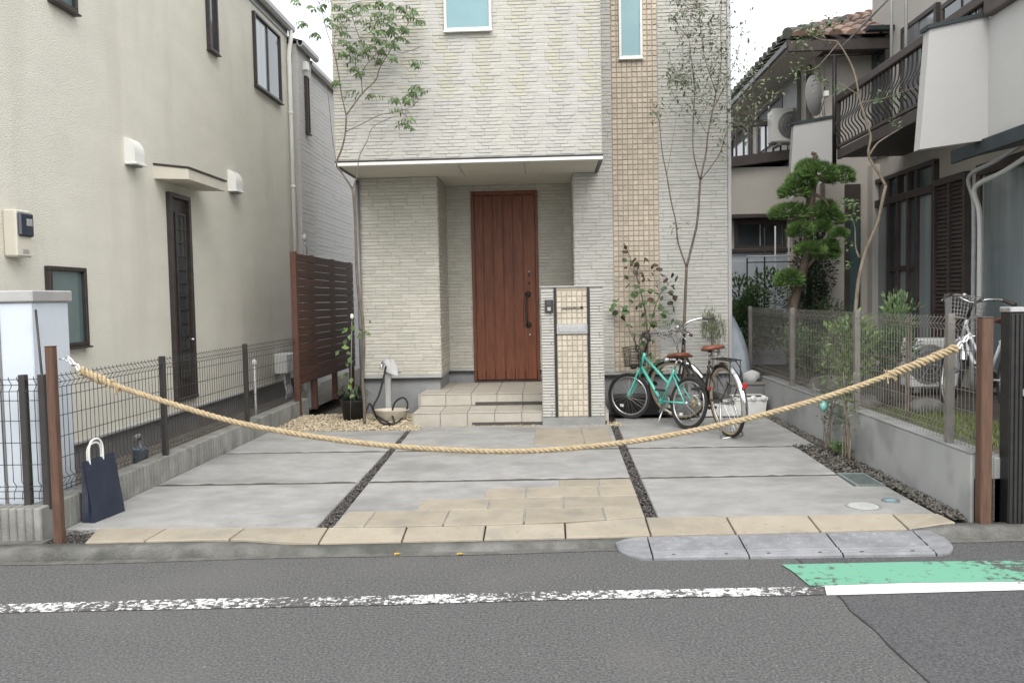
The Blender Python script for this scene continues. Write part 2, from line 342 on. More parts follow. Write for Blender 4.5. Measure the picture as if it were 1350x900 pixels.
#SECTIONS
# ================================================================== SETTING: ground, road, kerb, driveway
g = MB().add([(-400, -400, -.16), (400, -400, -.16), (400, 400, -.16), (-400, 400, -.16)], [(0, 1, 2, 3)])
tag(g.build('ground', M_ground), kind='structure')
seam_a, seam_b = pz(1060, 745, ZR), pz(1225, 900, ZR)
def seam_x(y): return seam_a.x+(seam_b.x-seam_a.x)*(y-seam_a.y)/(seam_b.y-seam_a.y)
def wob(i): return .006*math.sin(i*1.7)+.005*math.sin(i*4.1)
seamY = [-30, -10, -2, 0, 1, 2] + [2.2+.12*i for i in range(21)] + [kerb_y(1.33)+.03]
SP = [(seam_x(max(y, 0))+wob(i), y, ZR) for i, y in enumerate(seamY)]
L_ = [(-60, -30, ZR)]+SP+[(-60, kerb_y(-60)+.03, ZR)]
R_ = [SP[0], (60, -30, ZR), (60, kerb_y(60)+.03, ZR)]+SP[:0:-1]
tag(MB().add(L_, [list(range(len(L_)))]).build('road', M_asph), kind='structure')
tag(MB().add(R_, [list(range(len(R_)))]).build('road_patch', M_asph2), kind='structure')
sm = MB(); q = []
for i, (x, y, z) in enumerate(SP): w = .0042+.002*math.sin(i*2.3); q.append(((x-w, y, z+.002), (x+w, y, z+.002)))
for a, b in zip(q, q[1:]): sm.add([a[0], a[1], b[1], b[0]], [(0, 1, 2, 3)])
tag(sm.build('road_seam', M_seam), kind='structure')
# painted markings
def strip(name, top, bot, m, z):
    mb = MB(); P = [pz(u, v, z) for u, v in top]; Q = [pz(u, v, z) for u, v in bot]
    for i in range(len(P)-1): mb.add([Q[i], Q[i+1], P[i+1], P[i]], [(0, 1, 2, 3)])
    return tag(mb.build(name, m), kind='structure')
strip('white_line', [(-500, 803.5), (0, 796), (250, 789), (500, 785), (700, 779.5), (900, 776), (1060, 773), (1087, 771.5)],
      [(-500, 818), (0, 807), (250, 802), (500, 797), (700, 791), (900, 786.5), (1060, 784), (1087, 783)], M_line, ZR+.004)
strip('white_line_fresh', [(1087, 771), (1200, 767.5), (1350, 766), (1800, 757)], [(1090, 784), (1200, 781), (1350, 777), (1800, 767)], M_line2, ZR+.004)
strip('green_lane_marking', [(1030, 743.5), (1055, 743), (1200, 740), (1350, 738), (1800, 729)], [(1044, 752), (1068, 771.6), (1200, 767.5), (1350, 766), (1800, 757)], M_green, ZR+.006)
# kerb
def kerb_top(x):
    t = min(max((x+1.9)/.5, 0), 1); t2 = min(max((2.25-x)/.25, 0), 1); d = (t*t*(3-2*t))*(t2*t2*(3-2*t2))
    return -.004-.036*d
kb = MB(); prev = None; xs = [-14+i*.25 for i in range(113)]; rg = random.Random(3)
rows = []
for x in xs:
    y = kerb_y(x); zt = kerb_top(x); j = rg.uniform(-.004, .004)
    rows.append([(x, y+.004+j, ZR-.03), (x, y+j, ZR+.004), (x, y+.008+j, zt-.022), (x, y+.025+j, zt-.004), (x, y+.045, zt), (x, y+.12, zt+.002), (x, y+.125, ZR-.05)])
n = len(rows[0])
kb.add([p for r in rows for p in r], [(i*n+k, (i+1)*n+k, (i+1)*n+k+1, i*n+k+1) for i in range(len(rows)-1) for k in range(n-1)], True)
tag(kb.build('kerb', M_kerb), kind='structure')
gt = MB()   # worn concrete gutter strip at the foot of the kerb
for a, b in zip(xs, xs[1:]):
    gt.add([(a, kerb_y(a)-.05+.012*math.sin(a*3.1), ZR+.003), (b, kerb_y(b)-.05+.012*math.sin(b*3.1), ZR+.003), (b, kerb_y(b)+.01, ZR+.003), (a, kerb_y(a)+.01, ZR+.003)], [(0, 1, 2, 3)])
tag(gt.build('gutter_strip', mat('gutter_dirt', (.15, .145, .13, 1), (.09, .088, .08, 1), 12, 8, .95, .6, 90)), kind='structure')
# yards either side
def sheet(name, x0, x1, y0, y1, z, m): return tag(MB().add([(x0, y0, z), (x1, y0, z), (x1, y1, z), (x0, y1, z)], [(0, 1, 2, 3)]).build(name, m), kind='structure')
sheet('side_yard', -9, -3.05, 4.6, 20, -.012, M_ground)
MB_ = MB().hexa([(2.47, 4.86, -.1), (14, 4.86, -.1), (14, 24, -.1), (2.47, 24, -.1), (2.47, 4.86, .24), (14, 4.86, .30), (14, 24, .32), (2.47, 24, .30)])
tag(MB_.build('garden_ground', mat('garden_earth', (.12, .105, .085, 1), (.07, .06, .05, 1), 7, 8, .95, .8, 50)), kind='structure')
MB_ = MB().box(2.66, 14, kerb_y(2.66)+.12, 4.85, -.1, -.008)
tag(MB_.build('pavement', M_kerb), kind='structure')
MB_ = MB().box(-9, -2.93, kerb_y(-5)+.22, 4.62, -.1, -.010)
tag(MB_.build('pavement', M_kerb), kind='structure')
# driveway
drive = bpy.data.objects.new('driveway', None); COL.objects.link(drive); drive['kind'] = 'structure'; ORG['driveway'] = V((0, 0, 0))
MB().add([(-2.97, 4.45, -.04), (2.47, 4.72, -.04), (2.47, 9.7, -.04), (-2.97, 9.7, -.04)], [(0, 1, 2, 3)]).build('base', M_soil, drive)
def paver_y(x):
    P = [(-3, 4.79), (-2.3, 4.785), (-.87, 4.767), (.07, 4.826), (.57, 4.948), (2.06, 4.985), (2.6, 4.99)]
    for (a, ya), (b, yb) in zip(P, P[1:]):
        if x <= b: return ya+(yb-ya)*(x-a)/(b-a)
    return 4.99
def slab(name, poly, m, z=0., th=.045, c=.006, zf=None):
    """flat piece with a chamfered upper edge; zf(x, y) bends the top"""
    P = [V((p[0], p[1], 0)) for p in poly]; cen = sum(P, V())/len(P); n = len(P)
    zz = zf or (lambda x, y: z)
    ins = []
    for i in range(n):
        a, b, d = P[i-1], P[i], P[(i+1) % n]
        e1 = (b-a).normalized(); e2 = (d-b).normalized(); n1 = V((-e1.y, e1.x, 0)); n2 = V((-e2.y, e2.x, 0))
        k = (n1+n2); k = k/max(k.length_squared/2, .3); ins.append(b+k*c)
    vs = [V((p.x, p.y, zz(p.x, p.y)-th)) for p in P]+[V((p.x, p.y, zz(p.x, p.y)-c)) for p in P]+[V((p.x, p.y, zz(p.x, p.y))) for p in ins]
    fs = [[2*n+i for i in range(n)]]
    for L in (0, 1): fs += [(L*n+i, L*n+(i+1) % n, (L+1)*n+(i+1) % n, (L+1)*n+i) for i in range(n)]
    return MB().add(vs, fs).build(name, m, drive)
gl_l = lambda y: -1.415-.024*(y-4.78); gl_r = lambda y: -1.315-.038*(y-4.78)
gr_l = lambda y: .565+.018*(y-4.95); gr_r = lambda y: .645+.016*(y-4.95)
j1 = lambda x: 7.255+.011*x; j2 = lambda x: 6.04+.03*x
jw = .034
XA = -2.955
def quad(xl, xr, yl, yr):  # xl, xr functions of y; yl(x) bottom; yr(x) top
    def solve(xf, yf):
        x = 0.
        for _ in range(6): x = xf(yf(x))
        return (x, yf(x))
    return [solve(xl, yl), solve(xr, yl), solve(xr, yr), solve(xl, yr)]
cL = lambda y: XA
y3 = lambda x: paver_y(x)+.004
for (xl, xr, far) in ((cL, gl_l, lambda x: 8.42), (gl_r, gr_l, lambda x: 8.63), (gr_r, None, lambda x: 9.05)):
    if xr is None:
        slab('concrete_slab', quad(xl, lambda y: 2.345+.01*(y-7.5), lambda x: j1(x)+jw, far), M_slab)
        slab('concrete_slab', quad(xl, lambda y: 2.12+.03*(y-6.13), lambda x: j2(x)+jw, lambda x: j1(x)-jw), M_slab)
        A = quad(xl, lambda y: 2.315, y3, lambda x: j2(x)-jw)
        slab('concrete_slab', [A[0], A[1], (2.315, 5.72), (2.10, 5.73), (2.11, A[2][1]), A[3]], M_slab)
    else:
        slab('concrete_slab', quad(xl, xr, lambda x: j1(x)+jw, far), M_slab)
        slab('concrete_slab', quad(xl, xr, lambda x: j2(x)+jw, lambda x: j1(x)-jw), M_slab)
        slab('concrete_slab', quad(xl, xr, y3, lambda x: j2(x)-jw), M_slab)
# pavers: a row along the kerb, then the stepped patch running up the middle bay
zfront = lambda x, y: (0.004 if y > paver_y(x)-.1 else kerb_top(x)+.014)
SX = [-2.66, -2.32, -1.84, -1.335, -.862, -.395, .075, .565, 1.053, 1.542, 2.05, 2.325]
gp = .005
for a, b in zip(SX, SX[1:]):
    k = -.09 if a < -2.5 else 0
    slab('paver', [(a+gp, kerb_y(a)+.10), (b-gp, kerb_y(b)+.10), (b-gp, paver_y(b)-.006), (a+gp+k, paver_y(a)-.006)], M_paver, zf=zfront, th=.03, c=.004)
B2 = lambda x: 5.17+.04*x; B3 = lambda x: 5.46+.045*x; B4 = lambda x: 5.75+.06*x; B5 = lambda x: 5.985+.03*x
def prow(xs, ya, yb):
    for a, b in zip(xs, xs[1:]):
        slab('paver', [(a+gp, ya(a)+gp), (b-gp, ya(b)+gp), (b-gp, yb(b)-gp), (a+gp, yb(a)-gp)], M_paver, z=.007, th=.012, c=.003)
prow([-1.305, -1.12, -.65, -.17, .32, .565], lambda x: paver_y(x)+.004, B2)
prow([-.87, -.41, .074, .572], B2, B3)
prow([-.46, -.178, .32, .578], B3, B4)
prow([.05, .34, .582], B4, B5)
prow([-.16, .31, .585], lambda x: 7.45, lambda x: 8.38)
# pebbles
def pebbles(name, n, region, m, smin, smax, z0, z1, parent=None, seed=1):
    r = random.Random(seed); mb = MB(); k = 0
    while k < n:
        p = region(r)
        if p is None: continue
        k += 1
        x, y = p; s = r.uniform(smin, smax); z = r.uniform(z0, z1); a = r.uniform(0, 6.28); e = r.uniform(.6, 1.); h = r.uniform(.45, .8)
        c, d = math.cos(a)*s, math.sin(a)*s
        vs = [(x+c, y+d, z), (x-d*e, y+c*e, z+.1*s), (x-c, y-d, z), (x+d*e, y-c*e, z-.1*s), (x+.2*c, y+.2*d, z+s*h), (x, y, z-s*h)]
        mb.add(vs, [(0, 1, 4), (1, 2, 4), (2, 3, 4), (3, 0, 4), (1, 0, 5), (2, 1, 5), (3, 2, 5), (0, 3, 5)], True)
    o = mb.build(name, m, parent); o['kind'] = 'stuff'; return o
def gapreg(xl, xr, y0, y1):
    def f(r): y = r.uniform(y0, y1); return (r.uniform(xl(y)+.006, xr(y)-.006), y)
    return f
pebbles('gravel_strip', 1500, gapreg(gl_l, gl_r, 4.80, 8.42), M_gdark, .007, .014, -.03, -.006, drive, 1)
pebbles('gravel_strip', 1400, gapreg(gr_l, gr_r, 4.97, 8.55), M_gdark, .007, .014, -.03, -.006, drive, 2)
pebbles('gravel_strip', 120, gapreg(lambda y: -2.94, lambda y: -2.68+.2*(y-4.55), 4.53, 4.78), M_gdark, .006, .013, -.03, -.012, drive, 9)
o = pebbles('white_gravel_bed', 5200, lambda r: (lambda x, y: None if (x > -1.43 and y > 8.62) else (x, y))(r.uniform(-2.95, -1.36), r.uniform(8.40, 9.62)), M_gwhite, .010, .02, -.01, .012, None, 3)
tag(o, 'cream white gravel bed beside the tap post and porch steps', 'gravel')
def bedr(r):
    y = r.uniform(4.9, 9.4); xl = 2.35 if (y > 7.3 or y < 5.73) else 2.13
    if 5.70 < y < 6.15 and True: xl = 2.325
    return (r.uniform(xl, 2.452), y)
o = pebbles('dark_gravel_bed', 4200, bedr, M_gbrown, .009, .021, -.02, .012, None, 4)
tag(o, 'dark brown gravel bed along the low concrete wall', 'gravel')
pebbles('gravel_strip', 140, lambda r: (r.uniform(.6, .74), r.uniform(8.5, 8.75)), M_gwhite, .008, .015, -.01, .012, drive, 6)
pebbles('gravel_strip', 260, lambda r: (r.uniform(-.95, .62), r.uniform(8.585, 8.66)), M_gwhite, .006, .012, -.012, .008, drive, 8)
# drain grate, covers, leaves
def ngrate():
    t = thing('drain_grate', 'square galvanised drain grate set beside the dark gravel bed', 'grate', (2.21, 5.93, 0))
    f = MB(); x0, x1, y0, y1 = 2.115, 2.315, 5.735, 6.135
    for a in ((x0, x1, y0, y0+.02), (x0, x1, y1-.02, y1), (x0, x0+.02, y0+.02, y1-.02), (x1-.02, x1, y0+.02, y1-.02)): f.box(a[0], a[1], a[2], a[3], -.03, .006)
    f.build('frame', M_steel, t)
    for i in range(9):
        x = x0+.028+i*.018; MB().box(x-.003, x+.003, y0+.02, y1-.02, -.028, .003).build('bar', M_steel, t)
    b = MB()
    for i in range(8): y = y0+.045+i*.044; b.box(x0+.02, x1-.02, y-.002, y+.002, -.024, -.003)
    b.build('cross_bars', M_steel, t)
    MB().box(x0, x1, y0, y1, -.05, -.045).build('sump', M_black, t)
ngrate()
c = pz(1138, 667); 
t = thing('manhole_cover', 'round pale plastic inspection cover in the concrete slab', 'cover', (c.x, c.y, 0))
MB().lathe(c, [(0, .006), (.085, .006), (.092, .004), (.094, -.01)], 32, smooth=False).build('lid', mat('pale_lid', (.44, .45, .42, 1), (.36, .37, .35, 1), 12, 6, .7, .3, 80), t)
MB().lathe(c, [(.096, -.01), (.097, .005), (.108, .005), (.112, -.01)], 32, smooth=False).build('rim', M_conc, t)
c = pz(1174, 660)
t = thing('valve_cover', 'small round blue water valve cover in the concrete slab', 'cover', (c.x, c.y, 0))
MB().lathe(c, [(0, .006), (.042, .006), (.044, -.01)], 24, smooth=False).build('lid', M_bcov, t)
MB().lathe(c, [(.046, -.01), (.047, .007), (.056, .007), (.058, -.01)], 24, smooth=False).build('rim', M_mgrey, t)
MB().cbox(c.x-.025, c.x+.025, c.y-.006, c.y+.006, .005, .009, .001).build('lug', M_lgrey, t)
for u in (520, 603):
    c = pz(u, 731, ZR+.005); mb = MB()
    mb.leaf(c, V((1, .4, .05)), V((0, 0, 1)), .04, .03, .2).leaf(c, V((.3, .9, .1)), V((0, 0, 1)), .03, .02, .2)
    tag(mb.build('fallen_leaf', M_yel, None, c), 'small yellow fallen leaf lying on asphalt by the kerb', 'leaf', 'fallen leaves at the kerb')
for yf, hw in ((j1, jw), (j2, jw)):
    for xa, xb in ((XA, gl_l(7)), (gl_r(7), gr_l(7)), (gr_r(7), 2.12)):
        mb = MB(); P = []
        for i in range(25):
            x = lerp(xa, xb, i/24); w1 = rnd.uniform(-.006, .004); w2 = rnd.uniform(-.004, .006)
            P.append(((x, yf(x)-hw+.002+w1, -.004+rnd.uniform(-.004, .003)), (x, yf(x)+hw-.002+w2, -.004+rnd.uniform(-.004, .003))))
        for a, b in zip(P, P[1:]): mb.add([a[0], b[0], b[1], a[1]], [(0, 1, 2, 3)])
        mb.build('joint_filler', M_soil, drive)
# ================================================================== MAIN HOUSE
Y1, Y0, YD, XL, XO, XR, ZS, ZT = 9.63, 8.73, 10.48, -2.24, .59, 2.115, 2.79, 6.0
XP, XQ = -1.285, .31          # recess sides
ZF = .43                      # top of foundation
house = thing('tiled_house', 'pale brick-clad house with overhanging upper floor and red-brown front door', 'house', (0, Y1, 0))
b = MB()
b.box(XL, XP, Y1, 14, ZF, ZS).box(XP, XQ, YD, 14, ZF, ZS).box(XQ, XR, Y1, 14, ZF, ZS)
b.box(XL, XR, Y1, 14, ZS, ZT).box(XL, XO, Y0, Y1, ZS+.02, ZT)
b.build('wall', M_mortarl, house)
f = MB().box(XL+.015, XP-.015, Y1+.015, 13.9, -.05, ZF).box(XQ+.015, XR-.015, Y1+.015, 13.9, -.05, ZF).box(XP-.015, XQ+.015, YD+.015, 13.9, -.05, ZF)
f.build('foundation', M_found, house)
fl = MB()
dA, dB = py(620.5, 253, YD).x, py(708, 251, YD).x
for (x0, x1, y) in ((XL, XP, Y1), (XQ, XR, Y1), (XP+.012, dA, YD), (dB, XQ-.012, YD)):
    MB().box(x0-.012, x1+.012, y-.022, y+.02, ZF-.022, ZF+.004).build('drip_flashing', M_black, house)
    MB().box(x0-.006, x1+.006, y-.017, y+.02, ZF+.004, ZF+.03).build('base_trim', M_lgrey, house)
def brick_mesh(mb, org, uv, nv, a, b_, z0, z1, d, c=.004):
    o = V(org)
    P = lambda x, z, k: o+uv*x+V((0, 0, z))+nv*k
    mb.add([P(a, z0, 0), P(b_, z0, 0), P(b_, z1, 0), P(a, z1, 0), P(a+c, z0+c, d), P(b_-c, z0+c, d), P(b_-c, z1-c, d), P(a+c, z1-c, d)],
           [(4, 5, 6, 7), (0, 1, 5, 4), (1, 2, 6, 5), (2, 3, 7, 6), (3, 0, 4, 7)])
def brick_wall(parent, org, uv, nv, Wd, Ht, bw, bh, holes=(), m=None, single=0, seed=0, d=.007, j=.0045, name='brick_cladding', stack=False, jx=None, bands=0, my=None):
    r = random.Random(seed); mbx = MB(); mby = MB(); mb = mbx; uv = V(uv); nv = V(nv); o = V(org); nb = 0; jx = j if jx is None else jx
    one = None
    for row in range(int(Ht/bh+.001)):
        z0, z1 = row*bh+j/2, (row+1)*bh-j/2; zc = (z0+z1)/2
        off = 0 if stack else (r.choice((0, .25, .5, .75))*bw)
        segs = [(0, Wd)]
        for (ha, hb, hz0, hz1) in holes:
            if hz0 < zc < hz1:
                ns = []
                for s0, s1 in segs:
                    if hb <= s0 or ha >= s1: ns.append((s0, s1)); continue
                    if ha > s0: ns.append((s0, ha))
                    if hb < s1: ns.append((hb, s1))
                segs = ns
        for s0, s1 in segs:
            x = math.floor((s0+off)/bw)*bw-off
            while x < s1-1e-6:
                a = max(x, s0)+jx/2; b2 = min(x+bw, s1)-jx/2; x += bw
                if b2-a < .012: continue
                dd = d+r.uniform(-.002, .002)
                if bands:
                    ph = (((a+b2)/2/bands) % 1); dd = d*(1.25 if ph < .55 else .45); mb = mby if ph < .3 else mbx
                if nb < single and b2-a > bw-jx-1e-4:
                    if one is None:
                        t = MB(); brick_mesh(t, (0, 0, 0), uv, nv, 0, bw-jx, 0, bh-j, d); ob = t.build('brick', m, parent, (0, 0, 0)); one = ob.data
                        ob.location = o+uv*a+V((0, 0, z0))-ORG[parent.name]
                    else: inst('brick', one, parent, o+uv*a+V((0, 0, z0))+nv*(dd-d))
                    nb += 1
                else: brick_mesh(mb, o, uv, nv, a, b2, z0, z1, dd)
    if bands: ob = mby.build(name, my, parent); ob['kind'] = 'stuff'
    ob = mbx.build(name, m, parent); ob['kind'] = 'stuff'; return ob
X = (1, 0, 0); NY = (0, -1, 0)
# window and door pixel rectangles
wa, wb_ = py(585, 0, Y0), py(648.5, 41, Y0); W1 = (wa.x, wb_.x, wb_.z, 5.35)
va, vb = py(815, 0, Y1), py(847, 78, Y1); W2 = (va.x, vb.x, vb.z, 5.6)
da, db = py(620.5, 253, YD), py(708, 251, YD); D = (da.x, db.x, .30, da.z)
ta, tb = py(807, 200, Y1), py(867.5, 200, Y1); TX0, TX1 = ta.x, tb.x
brick_wall(house, (XL, Y0, ZS+.06), X, NY, XO-XL, ZT-ZS-.08, .152, .0362, [(W1[0]-XL, W1[1]-XL, W1[2]-ZS-.06, 9)], M_brick, 300, 1, d=.0055, j=.004, bands=.38, my=M_bricky)
brick_wall(house, (XL, Y1, ZF+.035), X, NY, XP-XL, ZS-ZF-.035, .2, .0415, (), M_brick2, 0, 2)
brick_wall(house, (XP, Y1, ZF+.035), (0, 1, 0), (1, 0, 0), YD-Y1, ZS-ZF-.035, .2, .0415, (), M_brick2, 0, 3)
brick_wall(house, (XP, YD, ZF+.035), X, NY, XQ-XP, ZS-ZF-.035, .2, .0415, [(D[0]-XP, D[1]-XP, -1, D[3]-ZF-.035)], M_brick2, 0, 4)
brick_wall(house, (XQ, YD, ZF+.035), (0, -1, 0), (-1, 0, 0), YD-Y1, ZS-ZF-.035, .2, .0415, (), M_brick2, 0, 5)
brick_wall(house, (XQ, Y1, ZF+.035), X, NY, TX0-XQ, ZT-ZF-.05, .2, .0415, [(-1, XO-XQ, ZS-ZF, 99)], M_brick, 0, 6)
brick_wall(house, (TX1, Y1, ZF+.035), X, NY, XR-.03-TX1, ZT-ZF-.05, .2, .0415, (), M_brick, 0, 7)
brick_wall(house, (XL, Y1, ZF+.035), (0, 1, 0), (-1, 0, 0), 4.2, ZT-ZF-.05, .4, .083, (), M_brick, 0, 71)
brick_wall(house, (XL, Y0, ZS+.06), (0, 1, 0), (-1, 0, 0), Y1-Y0, ZT-ZS-.08, .3, .0724, (), M_brick, 0, 72)
MB().box(TX0, TX1, Y1-.004, Y1+.01, ZF+.035, ZT-.02).build('tile_backing', M_tgrout, house)
nt_ = 9; tw = (TX1-TX0)/nt_
brick_wall(house, (TX0, Y1-.004, ZF+.035), X, NY, TX1-TX0, ZT-ZF-.05, tw, .0585, [(W2[0]-TX0, W2[1]-TX0, W2[2]-ZF-.035, 99)], M_tile, 0, 8, d=.008, j=.008, name='mosaic_tiles', stack=True)
MB().cbox(XR-.03, XR+.012, Y1-.02, Y1+.06, ZF+.03, ZT, .004).build('corner_trim', M_lgrey, house)
# trims of the overhang
MB().box(XL-.008, XO+.008, Y0-.022, Y0+.02, ZS+.035, ZS+.05).build('black_trim', M_black, house)  # thin black trim line along the lower edge of the overhang
MB().cbox(XL-.006, XO+.006, Y0-.018, Y0+.04, ZS-.004, ZS+.034, .004).build('edge_trim', M_white, house)
for (xa) in (XL-.01, XO-.03): MB().cbox(xa, xa+.04, Y0+.041, Y1-.02, ZS-.006, ZS+.03, .003).build('side_trim', M_bronze, house)
sx = [XL+.03, py(608, 225, 9.2).x, py(692, 225, 9.2).x, XO-.03]
for a, b2 in zip(sx, sx[1:]): MB().cbox(a+.003, b2-.003, Y0+.042, Y1-.014, ZS-.002, ZS+.018, .003).build('soffit_panel', M_soffit, house)
MB().cbox(XP+.012, XQ-.012, Y1-.01, YD-.012, ZS-.002, ZS+.015, .003).build('soffit_panel', M_soffit, house)
# windows
def window(par, x0, x1, z0, z1, y, fm, pm, fw_=.028, d=.03, proud=.03):
    w = MB()
    w.cbox(x0, x1, y-proud, y+d, z0, z0+fw_*1.2, .003).cbox(x0, x0+fw_, y-proud+.001, y+d, z0+fw_*1.2, z1, .003).cbox(x1-fw_, x1, y-proud+.001, y+d, z0+fw_*1.2, z1, .003).cbox(x0, x1, y-proud, y+d, z1-.002, z1+fw_, .003)
    o = w.build('window', fm, par)
    MB().box(x0+fw_, x1-fw_, y-.012, y-.004, z0+fw_*1.2, z1).build('pane', pm, o)
    MB().cbox(x0-.012, x1+.012, y-proud-.018, y-proud+.012, z0-.014, z0-.001, .003).build('sill', fm, o)
    return o
window(house, *W1, Y0-.008, M_white, M_pane); window(house, *W2, Y1-.008, M_white, M_pane)
# front door
dx0, dx1, dz0, dz1 = D
fr = MB().cbox(dx0, dx0+.035, YD-.03, YD+.03, dz0, dz1, .003).cbox(dx1-.03, dx1, YD-.03, YD+.03, dz0, dz1, .003).cbox(dx0+.035, dx1-.03, YD-.03, YD+.03, dz1-.05, dz1, .003)
door = fr.build('front_door', M_door, house)
pxs = [py(u, 380, YD-.02).x for u in (624.5, 638.5, 651.5, 664.5, 677.5, 690.5, 707)]; pxs[0] = dx0+.037; pxs[-1] = dx1-.032
for a, b2 in zip(pxs, pxs[1:]): MB().cbox(a+.002, b2-.002, YD-.016, YD+.02, dz0+.01, dz1-.052, .007).build('plank', M_door, door)
MB().box(dx0+.03, dx1-.03, YD+.004, YD+.024, dz0+.008, dz1-.05).build('door_core', M_brownpt, door)
MB().cbox(dx0+.01, dx1-.01, YD-.06, YD+.02, dz0-.018, dz0+.006, .003).build('threshold', M_bronze, door)
hx = py(696, 390, YD).x; hz0, hz1 = py(696, 428, YD).z, py(696, 388, YD).z
hd = MB(); yy = YD-.016
for z in (hz0, hz1): hd.lathe((hx, yy, z), [(0, -.035), (.03, -.033), (.036, -.012), (.038, .003)], 20, 'y')
hd.tube(smooth_path([(hx, yy-.02, hz1), (hx-.012, yy-.06, hz1-.03), (hx-.02, yy-.065, (hz0+hz1)/2), (hx-.012, yy-.06, hz0+.03), (hx, yy-.02, hz0)]), .011, 10)
hd.build('handle', M_black, door)
for v_, m in ((358, M_silver), (373, M_bronze), (441, M_silver)):
    z = py(698, v_, YD).z; MB().lathe((hx+.018, yy, z), [(0, -.014), (.013, -.013), (.015, .004)], 16, 'y').build('lock', m, door)
z = py(698, 362, YD).z; MB().cbox(hx+.006, hx+.03, yy-.01, yy+.003, z-.03, z+.045, .003).build('lock_plate', M_black, door)
# corner downpipe, vent
MB().tube([(XL+.02, Y1-.05, .05), (XL+.02, Y1-.05, ZS-.03)], .026, 12).build('downpipe', M_mgrey, house)

# ------------------------------------------------------------------ porch steps
sx0 = pz(547, 560).x; steps = thing('porch_steps', 'two low porch steps of square cream tiles before the front door', 'steps', (-.8, 8.66, 0))
SF, S2 = 8.665, pz(600, 519, .282).y; sx1 = .62
core = MB().box(sx0+.012, sx1-.01, SF+.012, S2+.1, -.05, .134).box(sx0-.03, XQ-.02, S2+.012, YD-.005, -.05, .272)
core.build('core', M_tgrout if False else M_mortar, steps)
tile_w = .291
def tiles(x0, x1, fn):
    x = x0
    while x < x1-.02:
        fn(x, min(x+tile_w, x1)); x += tile_w
j = .003
def riser(y, z0, z1): return lambda a, b2: MB().cbox(a+j, b2-j, y, y+.014, z0+j, z1-j, .003).build('riser_tile', M_steptile, steps)
def tread(y0, y1, z): return lambda a, b2: MB().cbox(a+j, b2-j, y0+j, y1-j, z-.012, z, .003).build('tread_tile', M_steptile, steps)
tiles(sx0, sx1, riser(SF, -.02, .132)); tiles(sx0, sx1, tread(SF-.004, SF+.30, .146)); tiles(sx0, sx1, tread(SF+.30, S2+.0, .146))
s20 = sx0-.035+.03
tiles(s20, XQ-.03, riser(S2, .147, .270)); 
yy = S2-.004
while yy < YD-.05: tiles(s20, XQ-.03, tread(yy, min(yy+.3, YD-.03), .284)); yy += .3
for zz, (y0_, xa, z0_) in enumerate(((SF, pz(623, 560).x, .0), (S2, pz(626, 535, .15).x, .150))):
    MB().cbox(xa, sx1-.02 if zz == 0 else XQ-.05, y0_-.005, y0_+.01, z0_+.004, z0_+.036, .002).build('step_slot_shade', mat('slot_shade', (.07, .06, .05, 1), (.05, .045, .04, 1), 10), steps)  # niche shade painted as dark strips on the riser faces
side = MB().cbox(sx0-.011, sx0+.003, SF+.012, S2, 0, .134, .003)
MB().cbox(s20-.013, s20+.001, S2+.014, YD-.03, 0, .27, .003).build('side_tile', M_steptile, steps)
side.build('side_tile', M_steptile, steps)

# ------------------------------------------------------------------ gate pillar with letter slot, intercom and name plate
YP = 8.62
pl0, pl1 = py(713.5, 460, YP).x, py(797, 460, YP).x; zt_ = py(755, 378, YP).z; zb = py(755, 549, YP).z
pil = thing('gate_pillar', 'slim brick and mosaic gate pillar with letter slot and intercom', 'pillar', ((pl0+pl1)/2, YP, 0))
MB().box(pl0+.01, pl1-.01, YP+.008, YP+.19, zb, zt_-.004).build('pillar_core', M_mortar, pil)
MB().cbox(pl0, pl1, YP+.002, YP+.20, -.04, zb, .006).build('plinth', M_conc, pil)
MB().cbox(pl0-.006, pl1+.006, YP-.008, YP+.21, zt_-.004, zt_+.012, .003).build('coping', M_lgrey, pil)
s0, s1 = py(733, 460, YP).x, py(776.5, 460, YP).x
for k, x in enumerate((s0, s1)): MB().cbox(x-.013, x+.011, YP-.012, YP+.02, zb, zt_-.006, .002).build('black_strip', M_black, pil)
brick_wall(pil, (pl0+.004, YP+.008, zb), X, NY, s0-.013-pl0-.004, zt_-zb-.006, .4, .0305, (), M_brick, 0, 11, d=.012, j=.006)
brick_wall(pil, (s1+.011, YP+.008, zb), X, NY, pl1-s1-.015, zt_-zb-.006, .4, .0305, (), M_brick, 0, 12, d=.012, j=.006)
brick_wall(pil, (pl1-.01, YP+.012, zb), (0, 1, 0), (1, 0, 0), .17, zt_-zb-.006, .4, .0305, (), M_brick, 0, 13, d=.008, j=.006)
brick_wall(pil, (pl0+.01, YP+.18, zb), (0, -1, 0), (-1, 0, 0), .17, zt_-zb-.006, .4, .0305, (), M_brick, 0, 14, d=.008, j=.006)
sl0, sl1 = py(755, 440, YP).z, py(755, 426.5, YP).z
MB().box(s0+.011, s1-.013, YP+.003, YP+.012, zb, zt_-.006).build('tile_backing', M_tgrout, pil)
brick_wall(pil, (s0+.011, YP+.003, zb), X, NY, s1-s0-.024, zt_-zb-.006, (s1-s0-.024)/6, .0575, [(-1, 9, sl0-zb, sl1-zb)], M_ptile, 0, 15, d=.007, j=.007, name='mosaic_tiles', stack=True)
ls = MB().cbox(s0+.011, s1-.013, YP-.02, YP+.01, sl0, sl1, .004).build('letter_slot', M_lgrey, pil)
MB().cbox(s0+.03, s1-.03, YP-.026, YP-.018, sl0+.022, sl1-.02, .003).build('slot_flap', M_silver, ls)
i0, i1 = py(718.5, 412, YP), py(729, 395, YP)
ic = MB().cbox(i0.x, i1.x, YP-.032, YP+.002, i0.z, i1.z, .005).build('intercom', M_bronze, pil)
